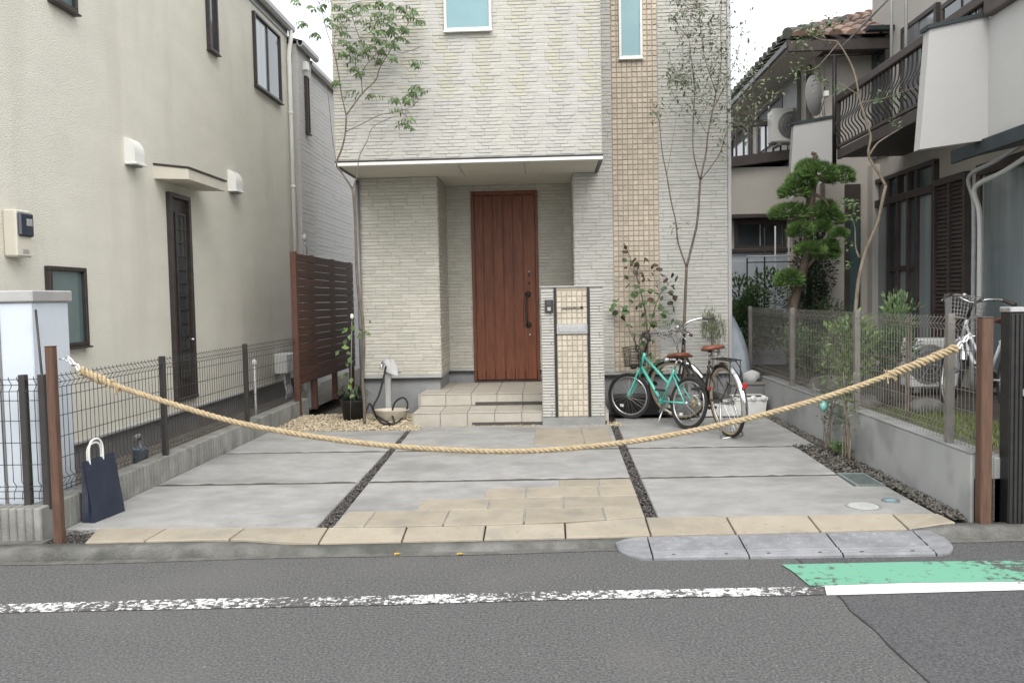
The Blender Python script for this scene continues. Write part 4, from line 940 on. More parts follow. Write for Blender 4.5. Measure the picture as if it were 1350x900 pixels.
# upper floor openings behind the balcony
def uwin(u0, u1, z0, z1, kind):
    y0, y1 = px(u1, 60, XG).y, px(u0, 60, XG).y
    w = MB().cbox(XG-.06, XG+.01, y0, y1, z1-.06, z1, .005).cbox(XG-.06, XG+.01, y0, y0+.06, z0, z1-.06, .005).cbox(XG-.06, XG+.01, y1-.06, y1, z0, z1-.06, .005).build('window', M_brownpt, rh)
    m_ = (y0+y1)/2
    MB().box(XG-.03, XG-.015, y0+.06, m_, z0, z1-.06).build('pane', kind, w); MB().box(XG-.045, XG-.03, m_, y1-.06, z0, z1-.06).build('pane', M_mgrey if kind is M_curt else kind, w)
zuw = px(1160, 56, XG).z
uwin(1149, 1174, zfl, zuw, M_paned); uwin(1193, 1240, zfl, px(1215, 22, XG).z, M_curt); uwin(1246, 1300, zfl, px(1270, -10, XG).z, M_paned)
MB().cbox(XG-.35, XG, px(1180, 60, XG).y, px(1148, 60, XG).y, zuw+.02, zuw+.08, .006).build('window_hood', MATS['teal_grey_coping'], rh)
# big eave over the balcony
MB().prism([(XG-.6, 4.6, ZE+1.15), (XG+.1, 4.6, ZE+1.3), (XG+.1, 4.6, ZE+1.42), (XG-.6, 4.6, ZE+1.25)], (0, Yw-4.4, 0)).build('eave', M_brownpt, rh)
MB().prism([(XG-.62, 4.6, ZE+1.25), (8.5, 4.6, ZE+2.9), (12, 4.6, ZE+1.4)], (0, Yw-4.4, 0)).build('roof', M_rtile, rh)
for u in (1175, 1194):
    p = px(u, 110, XB+.12); MB().tube([(p.x, p.y, zfl), (p.x, p.y, ZE+1.2)], .018, 8).build('balcony_pole', M_lgrey, rh)
# wing roof: hipped, tiled
EX, EY = 3.28, 11.42; RX, RZ = 7.2, ZE+1.75; RYY = EY+3.9
rfm = MB().add([(EX, EY, ZE-.02), (11, EY, ZE-.02), (11, 20, ZE-.02), (EX, 20, ZE-.02), (RX, RYY, RZ), (RX, 20, RZ), (EX, EY, ZE-.10), (11, EY, ZE-.10), (11, 20, ZE-.10), (EX, 20, ZE-.10)],
   [(0, 1, 4), (3, 0, 4, 5), (6, 9, 8, 7), (0, 6, 7, 1), (3, 9, 6, 0)])
wr = rfm.build('wing_roof', M_brownpt, rh)
MB().cbox(EX+.01, 8, EY-.02, EY+.03, ZE-.17, ZE-.03, .006).build('fascia', M_brownpt, wr)
MB().cbox(EX-.02, EX+.03, EY+.03, 20, ZE-.11, ZE-.03, .006).build('fascia', M_mgrey, wr)
MB().box(EX+.03, XB, EY+.03, 20, ZE-.13, ZE-.101).build('soffit', M_beigew, wr)
def pantile(mb, o, along, across, up, L, Wd):
    k = 6; vs = []
    for e in (0, 1):
        for i in range(k+1):
            a = math.pi*i/k; vs.append(o+along*(L*e)+across*(Wd*(.5-.5*math.cos(a)))+up*(.075*math.sin(a)+.018*(1-e)))
    mb.add(vs, [(i, i+1, k+2+i, k+1+i) for i in range(k)]+[list(range(k+1))[::-1]], False)
rt = MB(); al = (V((RX, RYY, RZ))-V((RX, EY, ZE))).normalized(); upv = V((1, 0, 0)).cross(al)
for r in range(9):
    for cidx in range(22):
        o = V((EX+.05+cidx*.24, EY-.03, ZE+.01))+al*(r*.3)
        if o.x < EX+.02+(RX-EX)*(r*.3*al.y)/(RYY-EY): continue
        pantile(rt, o, al, V((1, 0, 0)), upv, .34, .2)
o_ = rt.build('front_roof_tiles', M_rtile, wr); o_['kind'] = 'stuff'
al2 = (V((RX, 15, RZ))-V((EX, 15, ZE))).normalized(); up2 = al2.cross(V((0, 1, 0)))
rt = MB()
t1 = MB(); pantile(t1, V((0, 0, 0)), al2, V((0, 1, 0)), up2, .34, .2); o1 = t1.build('eave_tile', M_rtileg, wr, (0, 0, 0)); o1.location = V((EX-.04, EY+.1, ZE+.01))-ORG[wr.name]
for cidx in range(1, 34): inst('eave_tile', o1.data, wr, (EX-.04, EY+.1+cidx*.24, ZE+.01))
for r in range(1, 5):
    for cidx in range(34):
        o = V((EX-.04, EY+.1+cidx*.24, ZE+.01))+al2*(r*.3)
        if o.y < EY+(RYY-EY)*(r*.3*al2.x)/(RX-EX): continue
        pantile(rt, o, al2, V((0, 1, 0)), up2, .34, .2)
o_ = rt.build('side_roof_tiles', M_rtileg, wr); o_['kind'] = 'stuff'
hp = V((EX, EY, ZE+.06)); hq = V((RX, RYY, RZ+.06)); nh = 16
for i in range(nh):
    a_ = hp.lerp(hq, i/nh); b_ = hp.lerp(hq, (i+1.05)/nh); MB().tube([a_+V((0, 0, .02)), b_], [.075, .062], 10).build('hip_tile', M_rtile if i > 1 else M_rtileg, wr)
# wing side windows, downpipe, rail, air conditioner
def wwin(u0, u1, v0, v1, kind):
    y0, y1 = px(u1, 150, XB).y, px(u0, 150, XB).y; z1 = px(u1, v0, XB).z; z0 = px(u1, v1, XB).z
    w = MB().cbox(XB-.07, XB+.01, y0, y1, z1-.07, z1, .005).cbox(XB-.07, XB+.01, y0, y0+.1, z0, z1-.07, .005).cbox(XB-.07, XB+.01, y1-.1, y1, z0, z1-.07, .005).build('window', M_brownpt, rh)
    MB().box(XB-.04, XB-.02, y0+.1, y1-.1, z0, z1-.07).build('pane', kind, w)
wwin(1002, 1037, 120, 178, M_curt); wwin(966, 992, 158, 205, M_paned)
sp0 = px(1046, 140, XB); MB().cbox(XB-.06, XB, px(1056, 140, XB).y, px(1037, 140, XB).y, px(1050, 170, XB).z, px(1050, 98, XB).z, .005).build('shutter_box', M_mgrey, rh)
MB().tube([(XB-.06, Yw+.05, ZE-.2), (XB-.06, Yw+.05, .3)], .04, 10).build('downpipe', M_brownpt, rh)
MB().tube([(XB+.1, Yw-.05, ZE-.25), (XB+.1, Yw-.05, 2.6)], .03, 8).build('downpipe', M_cream, rh)
zl = py(975, 205, YX).z+.12
wl = MB().cbox(2.2, XB, YX+.2, YX+.26, zl+.36, zl+.46, .005).cbox(2.2, XB, YX+.2, YX+.26, zl-.2, zl-.1, .005).build('lean_to_railing', M_brownpt, rh)
for i in range(14): MB().cbox(2.3+i*.115, 2.33+i*.115, YX+.215, YX+.245, zl-.1, zl+.36, .003).build('baluster', M_brownpt, wl)
def outdoor_unit(name, label, c, w, d, h, faces=-1, cat='air conditioner'):
    t = thing(name, label, cat, c); x, y, z = c
    MB().cbox(x-w/2, x+w/2, y-d/2, y+d/2, z+.05, z+h, .02).build('casing', M_white, t)
    for k in (-1, 1): MB().cbox(x+k*w*.36-.03, x+k*w*.36+.03, y-d/2+.01, y+d/2-.01, z, z+.052, .004).build('foot', M_mgrey, t)
    MB().lathe((x-w*.12, y-d/2-.004, z+h*.53), [(0, -.004), (.0, -.002), (h*.36, -.002), (h*.38, .008)], 24, 'y').build('fan_guard', M_mgrey, t)
    g2 = MB()
    for i in range(1, 5): g2.tube([(x-w*.12+math.cos(a*.2618)*h*.09*i, y-d/2-.012, z+h*.53+math.sin(a*.2618)*h*.09*i) for a in range(24)], .003, 4, closed=True)
    for i in range(6): a = i*math.pi/3; g2.tube([(x-w*.12, y-d/2-.012, z+h*.53), (x-w*.12+math.cos(a)*h*.37, y-d/2-.012, z+h*.53+math.sin(a)*h*.37)], .003, 4)
    g2.build('grille', M_lgrey, t)
pa = py(1042, 190, YX-.05)
outdoor_unit('air_conditioner', 'white air conditioner unit on the lean-to roof beside the parapet fin', (pa.x+.05, YX-.1, ze+.30), .75, .3, .56)
pb = px(1212, 470, 3.55)
outdoor_unit('air_conditioner', 'white air conditioner unit standing in the garden behind the mesh fence', (3.98, 8.75, .29), .5, .26, .56)
# satellite dish, aerial
p = py(1080, 125, Yf+.3)
t = thing('satellite_dish', 'grey satellite dish beside the far balcony fin', 'dish', (p.x, p.y, zfl))
dm = MB(); vs = [];
for j_ in range(5):
    r = .27*j_/4
    for i in range(20): a = 2*math.pi*i/20; vs.append((p.x-.06*(j_/4)**2+.05*math.cos(a)*r*1.5, p.y-.1*(1-(j_/4)**2)*0+math.cos(a)*r*.75-.02, p.z+math.sin(a)*r))
vs = [V((p.x+math.cos(a_)*r_*.67-.05*(r_/.27)**2, p.y+math.cos(a_)*r_*.74+.05*(r_/.27)**2, p.z+math.sin(a_)*r_)) for r_ in (0, .09, .18, .27) for a_ in [2*math.pi*i/20 for i in range(20)]]
dm.add(vs, [(j_*20+i, j_*20+(i+1) % 20, (j_+1)*20+(i+1) % 20, (j_+1)*20+i) for j_ in range(3) for i in range(20)], True).build('reflector', M_lgrey, t)
MB().tube([(p.x+.05, p.y+.03, p.z-.05), (p.x+.08, p.y+.05, p.z-.3), (p.x+.08, p.y+.05, zfl-.3)], .02, 8).build('mast', M_mgrey, t)
MB().tube([(p.x, p.y, p.z-.25), (p.x-.05, p.y-.4, p.z-.1)], .012, 6).cbox(p.x-.08, p.x-.02, p.y-.46, p.y-.38, p.z-.13, p.z-.06, .008).build('feed_arm', M_white, t)
p = py(1100, 150, Yf+.15); q = py(1100, 72, Yf+.15)
t = thing('aerial_mast', 'dark aerial mast with crossbar rising from the far balcony corner', 'aerial', (p.x, p.y, zfl))
MB().tube([(p.x, p.y, zfl-.4), (p.x, p.y, q.z)], .028, 8).build('mast', M_black, t)
a, c = py(1087, 74, Yf+.15), py(1134, 72, Yf+.15); MB().tube([a, c], .014, 6).build('crossbar', M_black, t)
a, c = py(1112, 60, Yf-.4), py(1178, -8, Yf-2); tag(MB().tube([a, c], .014, 6).build('laundry_pole', M_lgrey, None, a), 'pale laundry pole slung over the balcony railing', 'pole')
# conduits
for k, (u, v0) in enumerate(((1283, 247), (1291, 262))):
    b = px(u, 400, XG-.25); zt = px(u, v0, XG-.25).z
    tag(MB().tube(smooth_path([(XG-.02, b.y-.75, zt+.42), (XG-.2, b.y-.35, zt+.22), (XG-.28, b.y+.04, zt+.12), (XG-.25, b.y+.02, zt-.12), (XG-.25, b.y, zt-.4), (XG-.25, b.y, zt-1), (XG-.25, b.y, .3)], 5), .026 if k else .022, 10).build('conduit_pipe', M_white if k else M_cloth, None, (XG-.25, b.y, .3)),
        'cream lagged pipe running down beside the louvred shutter' if k else 'light grey pipe running down beside the louvred shutter', 'pipe')
# white shed behind the shrubs, black gate post
a, c = py(955, 400, 12.3), py(1037, 332, 12.3)
t = thing('white_shed', 'white garden shed with dark roof edge behind the clipped pine', 'shed', ((a.x+c.x)/2, 12.3, .3))
MB().box(a.x, c.x, 12.3, 12.85, .3, c.z).build('shed_body', M_bwhite, t); MB().cbox(a.x-.05, c.x+.05, 12.24, 12.9, c.z, c.z+.06, .01).build('shed_roof', M_brownpt, t)
dw = (c.x-a.x-.1)/2
for k in range(2): MB().cbox(a.x+.05+k*dw+.01, a.x+.05+(k+1)*dw-.01, 12.27, 12.299, .45, c.z-.12, .006).build('shed_door', M_bwhite, t)
g0 = pz(1334, 688, -.008); gx0, gx1 = py(1324, 540, g0.y).x, py(1347, 540, g0.y).x; gz = py(1335, 407, g0.y).z
t = thing('gate_post', 'black ribbed aluminium gate post with silver cap beside the rope post', 'post', ((gx0+gx1)/2, g0.y, 0))
MB().cbox(gx0, gx1, g0.y-.05, g0.y+.05, -.03, gz-.02, .004).build('shaft', M_black, t)
for k in range(4): x = lerp(gx0, gx1, (k+.5)/4); MB().cbox(x-.008, x+.008, g0.y-.058, g0.y-.049, -.01, gz-.03, .002).build('rib', M_black, t)
MB().cbox(gx0-.006, gx1+.006, g0.y-.06, g0.y+.056, gz-.02, gz+.012, .006).build('cap', M_silver, t)
lz = py(1335, 516, g0.y).z; MB().cbox(gx1-.03, gx1+.005, g0.y-.07, g0.y-.055, lz-.02, lz+.02, .003).build('latch', M_lgrey, t)
t = thing('folding_gate', 'black aluminium folding gate beside the ribbed gate post', 'gate', (gx1+.4, g0.y, 0))
for k in range(6): MB().cbox(gx1+.03+k*.12, gx1+.055+k*.12, g0.y-.02, g0.y+.02, .02, gz-.1, .003).build('upright', M_black, t)
for z in (.12, gz-.2): MB().cbox(gx1+.001, gx1+.72, g0.y+.021, g0.y+.04, z, z+.03, .003).build('rail', M_black, t)
# ================================================================== ROPE, POSTS, BAG, RAMP
def rope_post(u, v, label):
    b = pz(u, v, -.005); h = .024 if u < 600 else .033
    zt = py(u, 457 if u < 600 else 419, b.y).z
    t = thing('rope_post', label, 'post', (b.x, b.y, 0), 'wooden posts holding the rope')
    m = MB().cbox(b.x-h, b.x+h, b.y-h, b.y+h, -.05, zt, .005); m.build('shaft', M_post, t)
    MB().cbox(b.x-h-.001, b.x+h+.001, b.y-h-.001, b.y+h+.001, zt, zt+.006, .002).build('cap', M_post if u < 600 else mat('post_end', (.10, .075, .06, 1), (.06, .045, .04, 1), 20), t)
    return t, b, zt
tl, bl, zl = rope_post(79, 714, 'brown square wooden rope post beside the navy paper bag')
tr, br, zr_ = rope_post(1296, 689, 'brown square wooden rope post at the end of the low concrete wall')
pl_d = (br-bl).normalized()
def on_rope(u, v):      # point of a pixel on the vertical plane through both posts
    r = ray(u, v); nrm = V((-pl_d.y, pl_d.x, 0)); return CAM+r*((bl-CAM).dot(nrm)/r.dot(nrm))
eyeL, eyeR = on_rope(83, 473), on_rope(1284, 443)
for t, e, s in ((tl, eyeL, 1), (tr, eyeR, -1)):
    MB().tube([e-pl_d*.02*s, e+pl_d*.012*s], .004, 8).tube([e+pl_d*(.026*s)+V((.014*math.cos(a)*s, 0, .014*math.sin(a))) for a in [i*math.pi/6 for i in range(12)]], .0032, 6, closed=True).build('screw_eye', M_silver, t)
RP = [on_rope(u, v) for u, v in ((106, 487), (150, 507), (230, 533), (310, 556), (400, 573), (500, 586), (600, 593), (680, 594.5), (760, 590), (850, 579), (940, 562), (1030, 540), (1110, 516), (1180, 491), (1262, 458))]
RP = smooth_path(RP, 40)
rope = thing('rope', 'thick twisted hemp rope sagging across the driveway between two posts', 'rope', (RP[280].x, RP[280].y, 0))
# arc-length parametrised strands
cum = [0]
for a, b in zip(RP, RP[1:]): cum.append(cum[-1]+(b-a).length)
def at_len(s):
    import bisect
    i = min(max(bisect.bisect(cum, s)-1, 0), len(RP)-2); t = (s-cum[i])/max(cum[i+1]-cum[i], 1e-9); return RP[i].lerp(RP[i+1], t), (RP[i+1]-RP[i]).normalized()
Lr = cum[-1]; N = 1500
def strands(s0, s1, rr, R, pitch, names, wobble=0):
    nn = int((s1-s0)/Lr*N)
    for k in range(3):
        P = []
        for i in range(nn+1):
            s = s0+(s1-s0)*i/nn; c, t = at_len(s); x = t.cross(V((0, 0, 1))).normalized(); y = x.cross(t)
            a = -2*math.pi*s/pitch+k*2*math.pi/3; w = 1+wobble*math.sin(s*60+k)
            P.append(c+(x*math.cos(a)+y*math.sin(a))*R*w)
        MB().tube(P, rr, 6).build(names, M_rope, rope)
strands(0, Lr, .0090, .0082, .095, 'strand')
strands(.01, .20, .0105, .0165, .08, 'splice', .25); strands(Lr-.42, Lr-.01, .0100, .0155, .085, 'splice', .22)
fz = MB(); rg = random.Random(5)
for s in (.2, .205, .21, Lr-.43, Lr-.425):
    c, t = at_len(s)
    for i in range(7):
        d = (t*rg.uniform(.2, 1)+V((rg.uniform(-1, 1), rg.uniform(-1, 1), rg.uniform(-1, .4)))).normalized(); fz.tube([c, c+d*.03, c+d*.05+V((0, 0, -.012))], .003, 4)
o_ = fz.build('frayed_ends', M_rope, rope); o_['kind'] = 'stuff'
for (e, end, s, lb) in ((eyeL, RP[0], 1, 'white snap hook joining the rope to the post by the bag'), (eyeR, RP[-1], -1, 'white snap hook joining the rope to the post by the low wall')):
    h = thing('snap_hook', lb, 'hook', end)
    a = e+pl_d*.03*s; d = end-a; up = V((0, 0, 1)); m = MB()
    for s2 in (-1, 1): m.tube(smooth_path([a, a+d*.2+up*.014*s2, a+d*.5+up*.004*s2, a+d*.8-up*.016*s2, a+d*1.02], 5), .0055, 8)
    m.build('loop', M_white, h)
    MB().lathe(a+d*.5, [(.0, -.012), (.011, -.01), (.011, .01), (0, .012)], 12, 'x').build('swivel', M_silver, h)
# paper bag
def bag():
    P = lambda u, v, y: py(u, v, y)
    yb, yt = pz(145, 685).y, pz(145, 685).y+.16
    bl_, br_ = pz(124.5, 689, .002), pz(165, 673, .002)
    e = V((.0, .0, 0)); h = .37
    lean = V((-.088, .055, 0)); topL = bl_+lean+V((0, 0, h)); topR = br_+lean+V((.002, 0, h+.006))
    w = (br_-bl_); dp = V((-w.y, w.x, 0)).normalized()*.085
    t = thing('paper_bag', 'navy paper carrier bag with white rope handles leaning on the block wall', 'bag', (bl_+br_)/2)
    m = MB(); n_ = 6; rows = []
    for i in range(n_+1):
        t_ = i/n_; s = 1-.86*t_
        a = bl_.lerp(topL, t_); b = br_.lerp(topR, t_); bul = dp.normalized()*(-.012*math.sin(t_*math.pi))
        mid = (a+b)/2+bul; d2 = dp*s; gl = w.normalized()*.022*math.sin(t_*math.pi)
        rows.append([a, mid, b, b+d2*.5-gl, b+d2, mid+d2, a+d2, a+d2*.5+gl])
    k = 8; m.add([p for r in rows for p in r], [(i*k+j_, i*k+(j_+1) % k, (i+1)*k+(j_+1) % k, (i+1)*k+j_) for i in range(n_) for j_ in range(k)]+[list(range(k))[::-1]])
    m.build('body', M_navy, t)
    for off, hh in ((V((0, 0, 0)), .125), (dp*.14, .10)):
        c0 = topL.lerp(topR, .2)+off; c1 = topL.lerp(topR, .62)+off; lu = lean.normalized()*.02+V((0, 0, 1))
        MB().tube(smooth_path([c0-lu*.03, c0+lu*hh*.55, c0.lerp(c1, .25)+lu*hh*.95, c0.lerp(c1, .75)+lu*hh*.95, c1+lu*hh*.55, c1-lu*.03], 5), .0075, 8).build('handle', M_white, t)
bag()
# kerb ramp
ramp = thing('kerb_ramp', 'long grey plastic kerb ramp with ribbed segments beside the driveway', 'ramp', (pz(1040, 718, ZR).x, pz(1040, 718, ZR).y, ZR))
def rpt(u, t):          # t 0 = road edge, 1 = kerb edge
    f = pz(u+ (1-t)*0, 736-(u-835)*.0145, ZR+.012); x = f.x; y0 = f.y; y1 = kerb_y(x)+.035
    return V((x, y0+(y1-y0)*t, ZR+.012+(kerb_top(x)+.012-ZR)*t**.9))
segs = [(862, 987), (989, 1111), (1113, 1234)]
for a, b in segs:
    m = MB(); K_ = 64; NT = 40; vs = []
    for i in range(K_):
        u = lerp(a, b, i/(K_-1))
        for k in range(NT+2):
            t = min(max((k-1)/(NT-1), 0), 1); p = rpt(u, t); hh = 0
            if k == 0: p = V((p.x, p.y, ZR-.002))
            elif k == NT+1: p = p-V((0, 0, .03))
            elif t < .30: hh = .007 if int(t/.05) % 2 else 0
            elif t < .96 and .03 < i/(K_-1) < .97: hh = .006 if ((p.x*9+(t-.3)*3.2) % 1 < .45 and (p.x*9-(t-.3)*3.2) % 1 < .5) else 0
            vs.append(p+V((0, 0, hh)))
    n = NT+2; m.add(vs, [(i*n+k, (i+1)*n+k, (i+1)*n+k+1, i*n+k+1) for i in range(K_-1) for k in range(n-1)])
    o = m.build('ramp_segment', M_rampm, ramp)
    for q in (.22, .78): p = rpt(lerp(a, b, q), .12); MB().lathe(p+V((0, 0, .003)), [(0, .002), (.009, .002), (.011, -.004)], 10).build('bolt', M_black, o)
for (a, b) in ((860, 813), (1236, 1268)):
    m = MB(); K_ = 14; c = rpt(a, 0); cx = c.x; ex = pz(b, 726, ZR).x; T = 8; vs = []
    for i in range(K_):
        an = i/(K_-1)*math.pi/2
        x = cx+(ex-cx)*math.sin(an); tf = 1-math.cos(an)        # front edge curls back to the kerb
        y0 = c.y+(x-cx)*.058; y1 = kerb_y(x)+.03; yf = y0+(y1-y0)*tf*.92
        for k in range(T):
            t = k/(T-1); zt = ZR+.012+(kerb_top(cx)+.008-ZR)*t*(1-.75*math.sin(an)**3)
            vs.append(V((x, yf+(y1-yf)*t, zt+.004*(k % 2))))
        vs.append(V((x, yf, ZR))) ; vs.append(V((x, y1, ZR)))
    n = T+2; fs = []
    for i in range(K_-1):
        for k in range(T-1): fs.append((i*n+k, (i+1)*n+k, (i+1)*n+k+1, i*n+k+1))
        fs.append((i*n+T, (i+1)*n+T, (i+1)*n, i*n)); fs.append((i*n+T-1, (i+1)*n+T-1, (i+1)*n+T+1, i*n+T+1))
    m.add(vs, fs).build('ramp_end', M_rampm, ramp)
# tap post with cloth, hose, basin
b = pz(513, 551); tp = thing('tap_post', 'grey standing tap post wrapped on top in a pale cloth', 'tap', (b.x, b.y, 0))
zt = py(516, 489, b.y).z
MB().cbox(b.x-.034, b.x+.034, b.y-.034, b.y+.034, -.03, zt+.06, .006).build('post', M_lgrey, tp)
cl = MB(); rg = random.Random(8); cc = V((b.x+.005, b.y-.02, zt+.06)); nu, nv = 18, 9; vs = []
for j_ in range(nv):
    t = j_/(nv-1)
    for i in range(nu):
        a = 2*math.pi*i/nu; r = (.045+.05*t)*(1+.26*math.sin(a*4+t*5)+.15*math.sin(a*9)+rg.uniform(-.14, .14)); drop = -.17*t**1.4*(1 if math.cos(a) > -.2 else .65)
        vs.append(cc+V((math.cos(a)*r*1.12+.03*t, math.sin(a)*r*.8, .08+drop+rg.uniform(-.014, .014)-.02*(1-t))))
vs.append(cc+V((-.01, 0, .085))); T_ = len(vs)-1
cl.add(vs, [(j_*nu+i, (j_+1)*nu+i, (j_+1)*nu+(i+1) % nu, j_*nu+(i+1) % nu) for j_ in range(nv-1) for i in range(nu)]+[(T_, i, (i+1) % nu) for i in range(nu)], True)
cl.build('cloth_wrap', M_cloth, tp)
MB().tube(smooth_path([cc+V((-.02, -.04, .02)), cc+V((-.05, -.09, .02)), cc+V((-.06, -.1, -.02))]), .014, 8).build('spout', M_silver, tp)
hs_ = [py(509, 482, b.y-.1), py(504, 505, b.y-.12), py(499, 522, b.y-.14), py(492, 537, b.y-.2), pz(497, 551, .02), pz(505, 558, .02), pz(518, 559, .02), pz(528, 553, .02), py(536, 540, b.y-.22), py(537, 530, b.y-.2), py(531, 524, b.y-.16), py(521, 530, b.y-.18), py(517, 545, b.y-.22), pz(520, 559, .02), pz(510, 556, .05), pz(500, 550, .05), py(494, 545, b.y-.2), py(487, 532, b.y-.1), pz(480, 552, .02)]
hose = MB().tube(smooth_path(hs_, 8), .011, 8).build('garden_hose', M_rubber, None, pz(515, 556)); tag(hose, 'black garden hose looped from tap post around the cream basin', 'hose')
p = pz(517, 553); bs = MB(); 
bs.lathe((p.x+.01, p.y-.06, 0), [(0, .004), (.13, .004), (.155, .02), (.19, .115), (.2, .125), (.19, .128), (.178, .115), (.145, .03), (0, .02)], 28, sx=1.02, sy=.62)
tag(bs.build('basin', M_basin, None, (p.x, p.y, 0)), 'shallow oval cream wash basin on gravel below the tap', 'basin')
p = pz(466, 553); pt = MB().lathe((p.x, p.y, 0), [(0, 0), (.11, 0), (.145, .22), (.15, .23), (.135, .23), (.12, .18), (0, .18)], 20)
pot = thing('potted_plant', 'black pot with dark strap leaves beside the slim tree trunk', 'plant', (p.x, p.y, 0)); pt.build('pot', M_black, pot)
lf_ = MB(); rg = random.Random(4)
for i in range(60):
    a = rg.uniform(0, 6.28); L = rg.uniform(.14, .3); o0 = V((p.x, p.y, .18)); d = V((math.cos(a), math.sin(a), 0)); w = V((-d.y, d.x, 0))*.009
    q0, q1, q2 = o0, o0+d*L*.5+V((0, 0, L*.7)), o0+d*L+V((0, 0, L*.35))
    lf_.add([q0-w, q0+w, q1+w, q1-w, q2], [(0, 1, 2, 3), (3, 2, 4)])
lf_.build('leaves', mat('leaf_dark_strap', (.025, .045, .02, 1), (.04, .06, .03, 1), 6, 3, .5, island=.3), pot)
# ================================================================== BICYCLES, PLANTERS
def bicycle(label, rear, front, Rr, Rf, lean, steer, frame_m, tyre_m, saddle_m, saddle_z, bar_z, style, wall_m=None, z0=0., group='parked bicycles'):
    """local frame: x forward, y left, z up, rear contact at the origin"""
    rear = V(rear); front = V(front); d = front-rear; wb = d.xy.length
    t = thing('bicycle', label, 'bicycle', (rear.x, rear.y, z0), group)
    ORG[t.name] = V((0, 0, 0))
    t.rotation_euler = (Matrix.Rotation(math.atan2(d.y, d.x), 3, 'Z') @ Matrix.Rotation(lean, 3, 'X')).to_euler()
    ax_r = V((0, 0, Rr)); ax_f = V((wb, 0, Rf))
    ht = V((wb*.80, 0, bar_z-.22)); hbm = V((wb*.86, 0, bar_z-.40)); sdir_ = (ht-hbm).normalized()
    bb = V((wb*.44, 0, Rr*.92)); st = V((wb*.27, 0, saddle_z-.17)); sd_ = V((wb*.235, 0, saddle_z-.05))
    q = Quaternion(sdir_, steer); piv = hbm
    turn = lambda p: piv+q @ (p-piv)
    ident = lambda p: p
    def wheel(c, R, fn):
        n = 36; circ = lambda r, y=0: [c+V((r*math.cos(2*math.pi*i/n), y, r*math.sin(2*math.pi*i/n))) for i in range(n)]
        w = MB().tube(circ(R-.018), .018, 8, closed=True).xf(fn).build('wheel', tyre_m, t)
        if wall_m: MB().tube(circ(R-.031), .0155, 8, closed=True).xf(fn).build('tyre_wall', wall_m, w)
        MB().tube(circ(R-.046), .011, 6, closed=True).xf(fn).build('rim', M_silver, w)
        sp = MB()
        for i in range(28):
            a = 2*math.pi*i/28; s = .03*(1 if i % 2 else -1)
            sp.tube([c+V((.018*math.cos(a+.7), s, .018*math.sin(a+.7))), c+V(((R-.05)*math.cos(a), 0, (R-.05)*math.sin(a)))], .0012, 3, cap=False)
        o = sp.xf(fn).build('spokes', M_silver, w); o['kind'] = 'stuff'
        MB().tube([c+V((0, -.05, 0)), c+V((0, -.03, 0)), c+V((0, .03, 0)), c+V((0, .05, 0))], [.012, .022, .022, .012], 10).xf(fn).build('hub', M_silver, w)
        a = -.9; rc = c+V((math.cos(a)*(R-.11), 0, math.sin(a)*(R-.11)))
        MB().cbox(rc.x-.022, rc.x+.022, rc.y-.008, rc.y+.008, rc.z-.015, rc.z+.015, .004).xf(fn).build('reflector', M_white, w)
    wheel(ax_r, Rr, ident); wheel(ax_f, Rf, turn)
    fm = MB(); r = .0140
    fm.tube([bb, st], r, 10)
    fm.tube([ht, hbm], r*1.25, 10)
    if style == 'city':
        fm.tube(smooth_path([hbm.lerp(ht, .15), lerp(hbm, bb, .5)+V((0, 0, -.03)), bb+V((.02, 0, .01))], 5), r*1.2, 10)
        fm.tube(smooth_path([ht-sdir_*.05, lerp(ht, bb, .5)+V((-.01, 0, -.02)), lerp(bb, st, .28)], 5), r*.9, 10)
    else:
        fm.tube([hbm.lerp(ht, .2), bb], r*1.2, 10); fm.tube([ht-sdir_*.04, lerp(bb, st, .56)], r, 10)
    for s in (-1, 1):
        fm.tube([bb+V((0, s*.03, 0)), ax_r+V((0, s*.055, 0))], .009, 8); fm.tube([lerp(bb, st, .9)+V((0, s*.018, 0)), ax_r+V((0, s*.055, 0))], .0085, 8)
    fm.lathe(bb, [(.0, -.04), (.024, -.038), (.024, .038), (0, .04)], 14, 'y')
    fm.build('frame', frame_m, t)
    fk = MB()
    for s in (-1, 1):
        fk.tube(smooth_path([hbm+V((-.0, s*.02, .0)), hbm+V((.008, s*.045, -.03)), lerp(hbm, ax_f, .6)+V((-.012, s*.05, 0)), ax_f+V((0, s*.052, 0))], 4), .0105, 8)
    fk.tube([hbm+V((.0, -.045, -.015)), hbm+V((0, .045, -.015))], .014, 8)
    fk.xf(turn).build('fork', frame_m, t)
    # mudguards
    def guard(c, R, a0, a1, fn, m):
        K_ = 26; vs = []
        for i in range(K_):
            a = lerp(a0, a1, i/(K_-1))
            for (y, k) in ((-.03, -.016), (-.018, .0), (0, .006), (.018, 0), (.03, -.016)): vs.append(c+V(((R+.022+k)*math.cos(a), y, (R+.022+k)*math.sin(a))))
        MB().add(vs, [(i*5+k, (i+1)*5+k, (i+1)*5+k+1, i*5+k+1) for i in range(K_-1) for k in range(4)], True).xf(fn).build('mudguard', m, t)
    gm = M_chrome if style == 'city' else M_black
    if style == 'city':
        guard(ax_r, Rr, rad(40), rad(205), ident, gm); guard(ax_f, Rf, rad(20), rad(160), turn, gm)
        st_ = MB()
        for s in (-1, 1): st_.tube([ax_r+V((0, s*.05, 0)), ax_r+V((-(Rr+.01)*math.cos(.35), s*.03, (Rr+.01)*math.sin(-.3)+.2))], .003, 5)
        st_.build('guard_stay', M_chrome, t)
    # handlebar, stem, grips, levers
    top = ht+sdir_*(.16); hbz = MB().tube([ht-sdir_*.0, top], .013, 8).xf(turn).build('stem', M_black, t)
    sweep = .16 if style == 'city' else .07; hw = .27
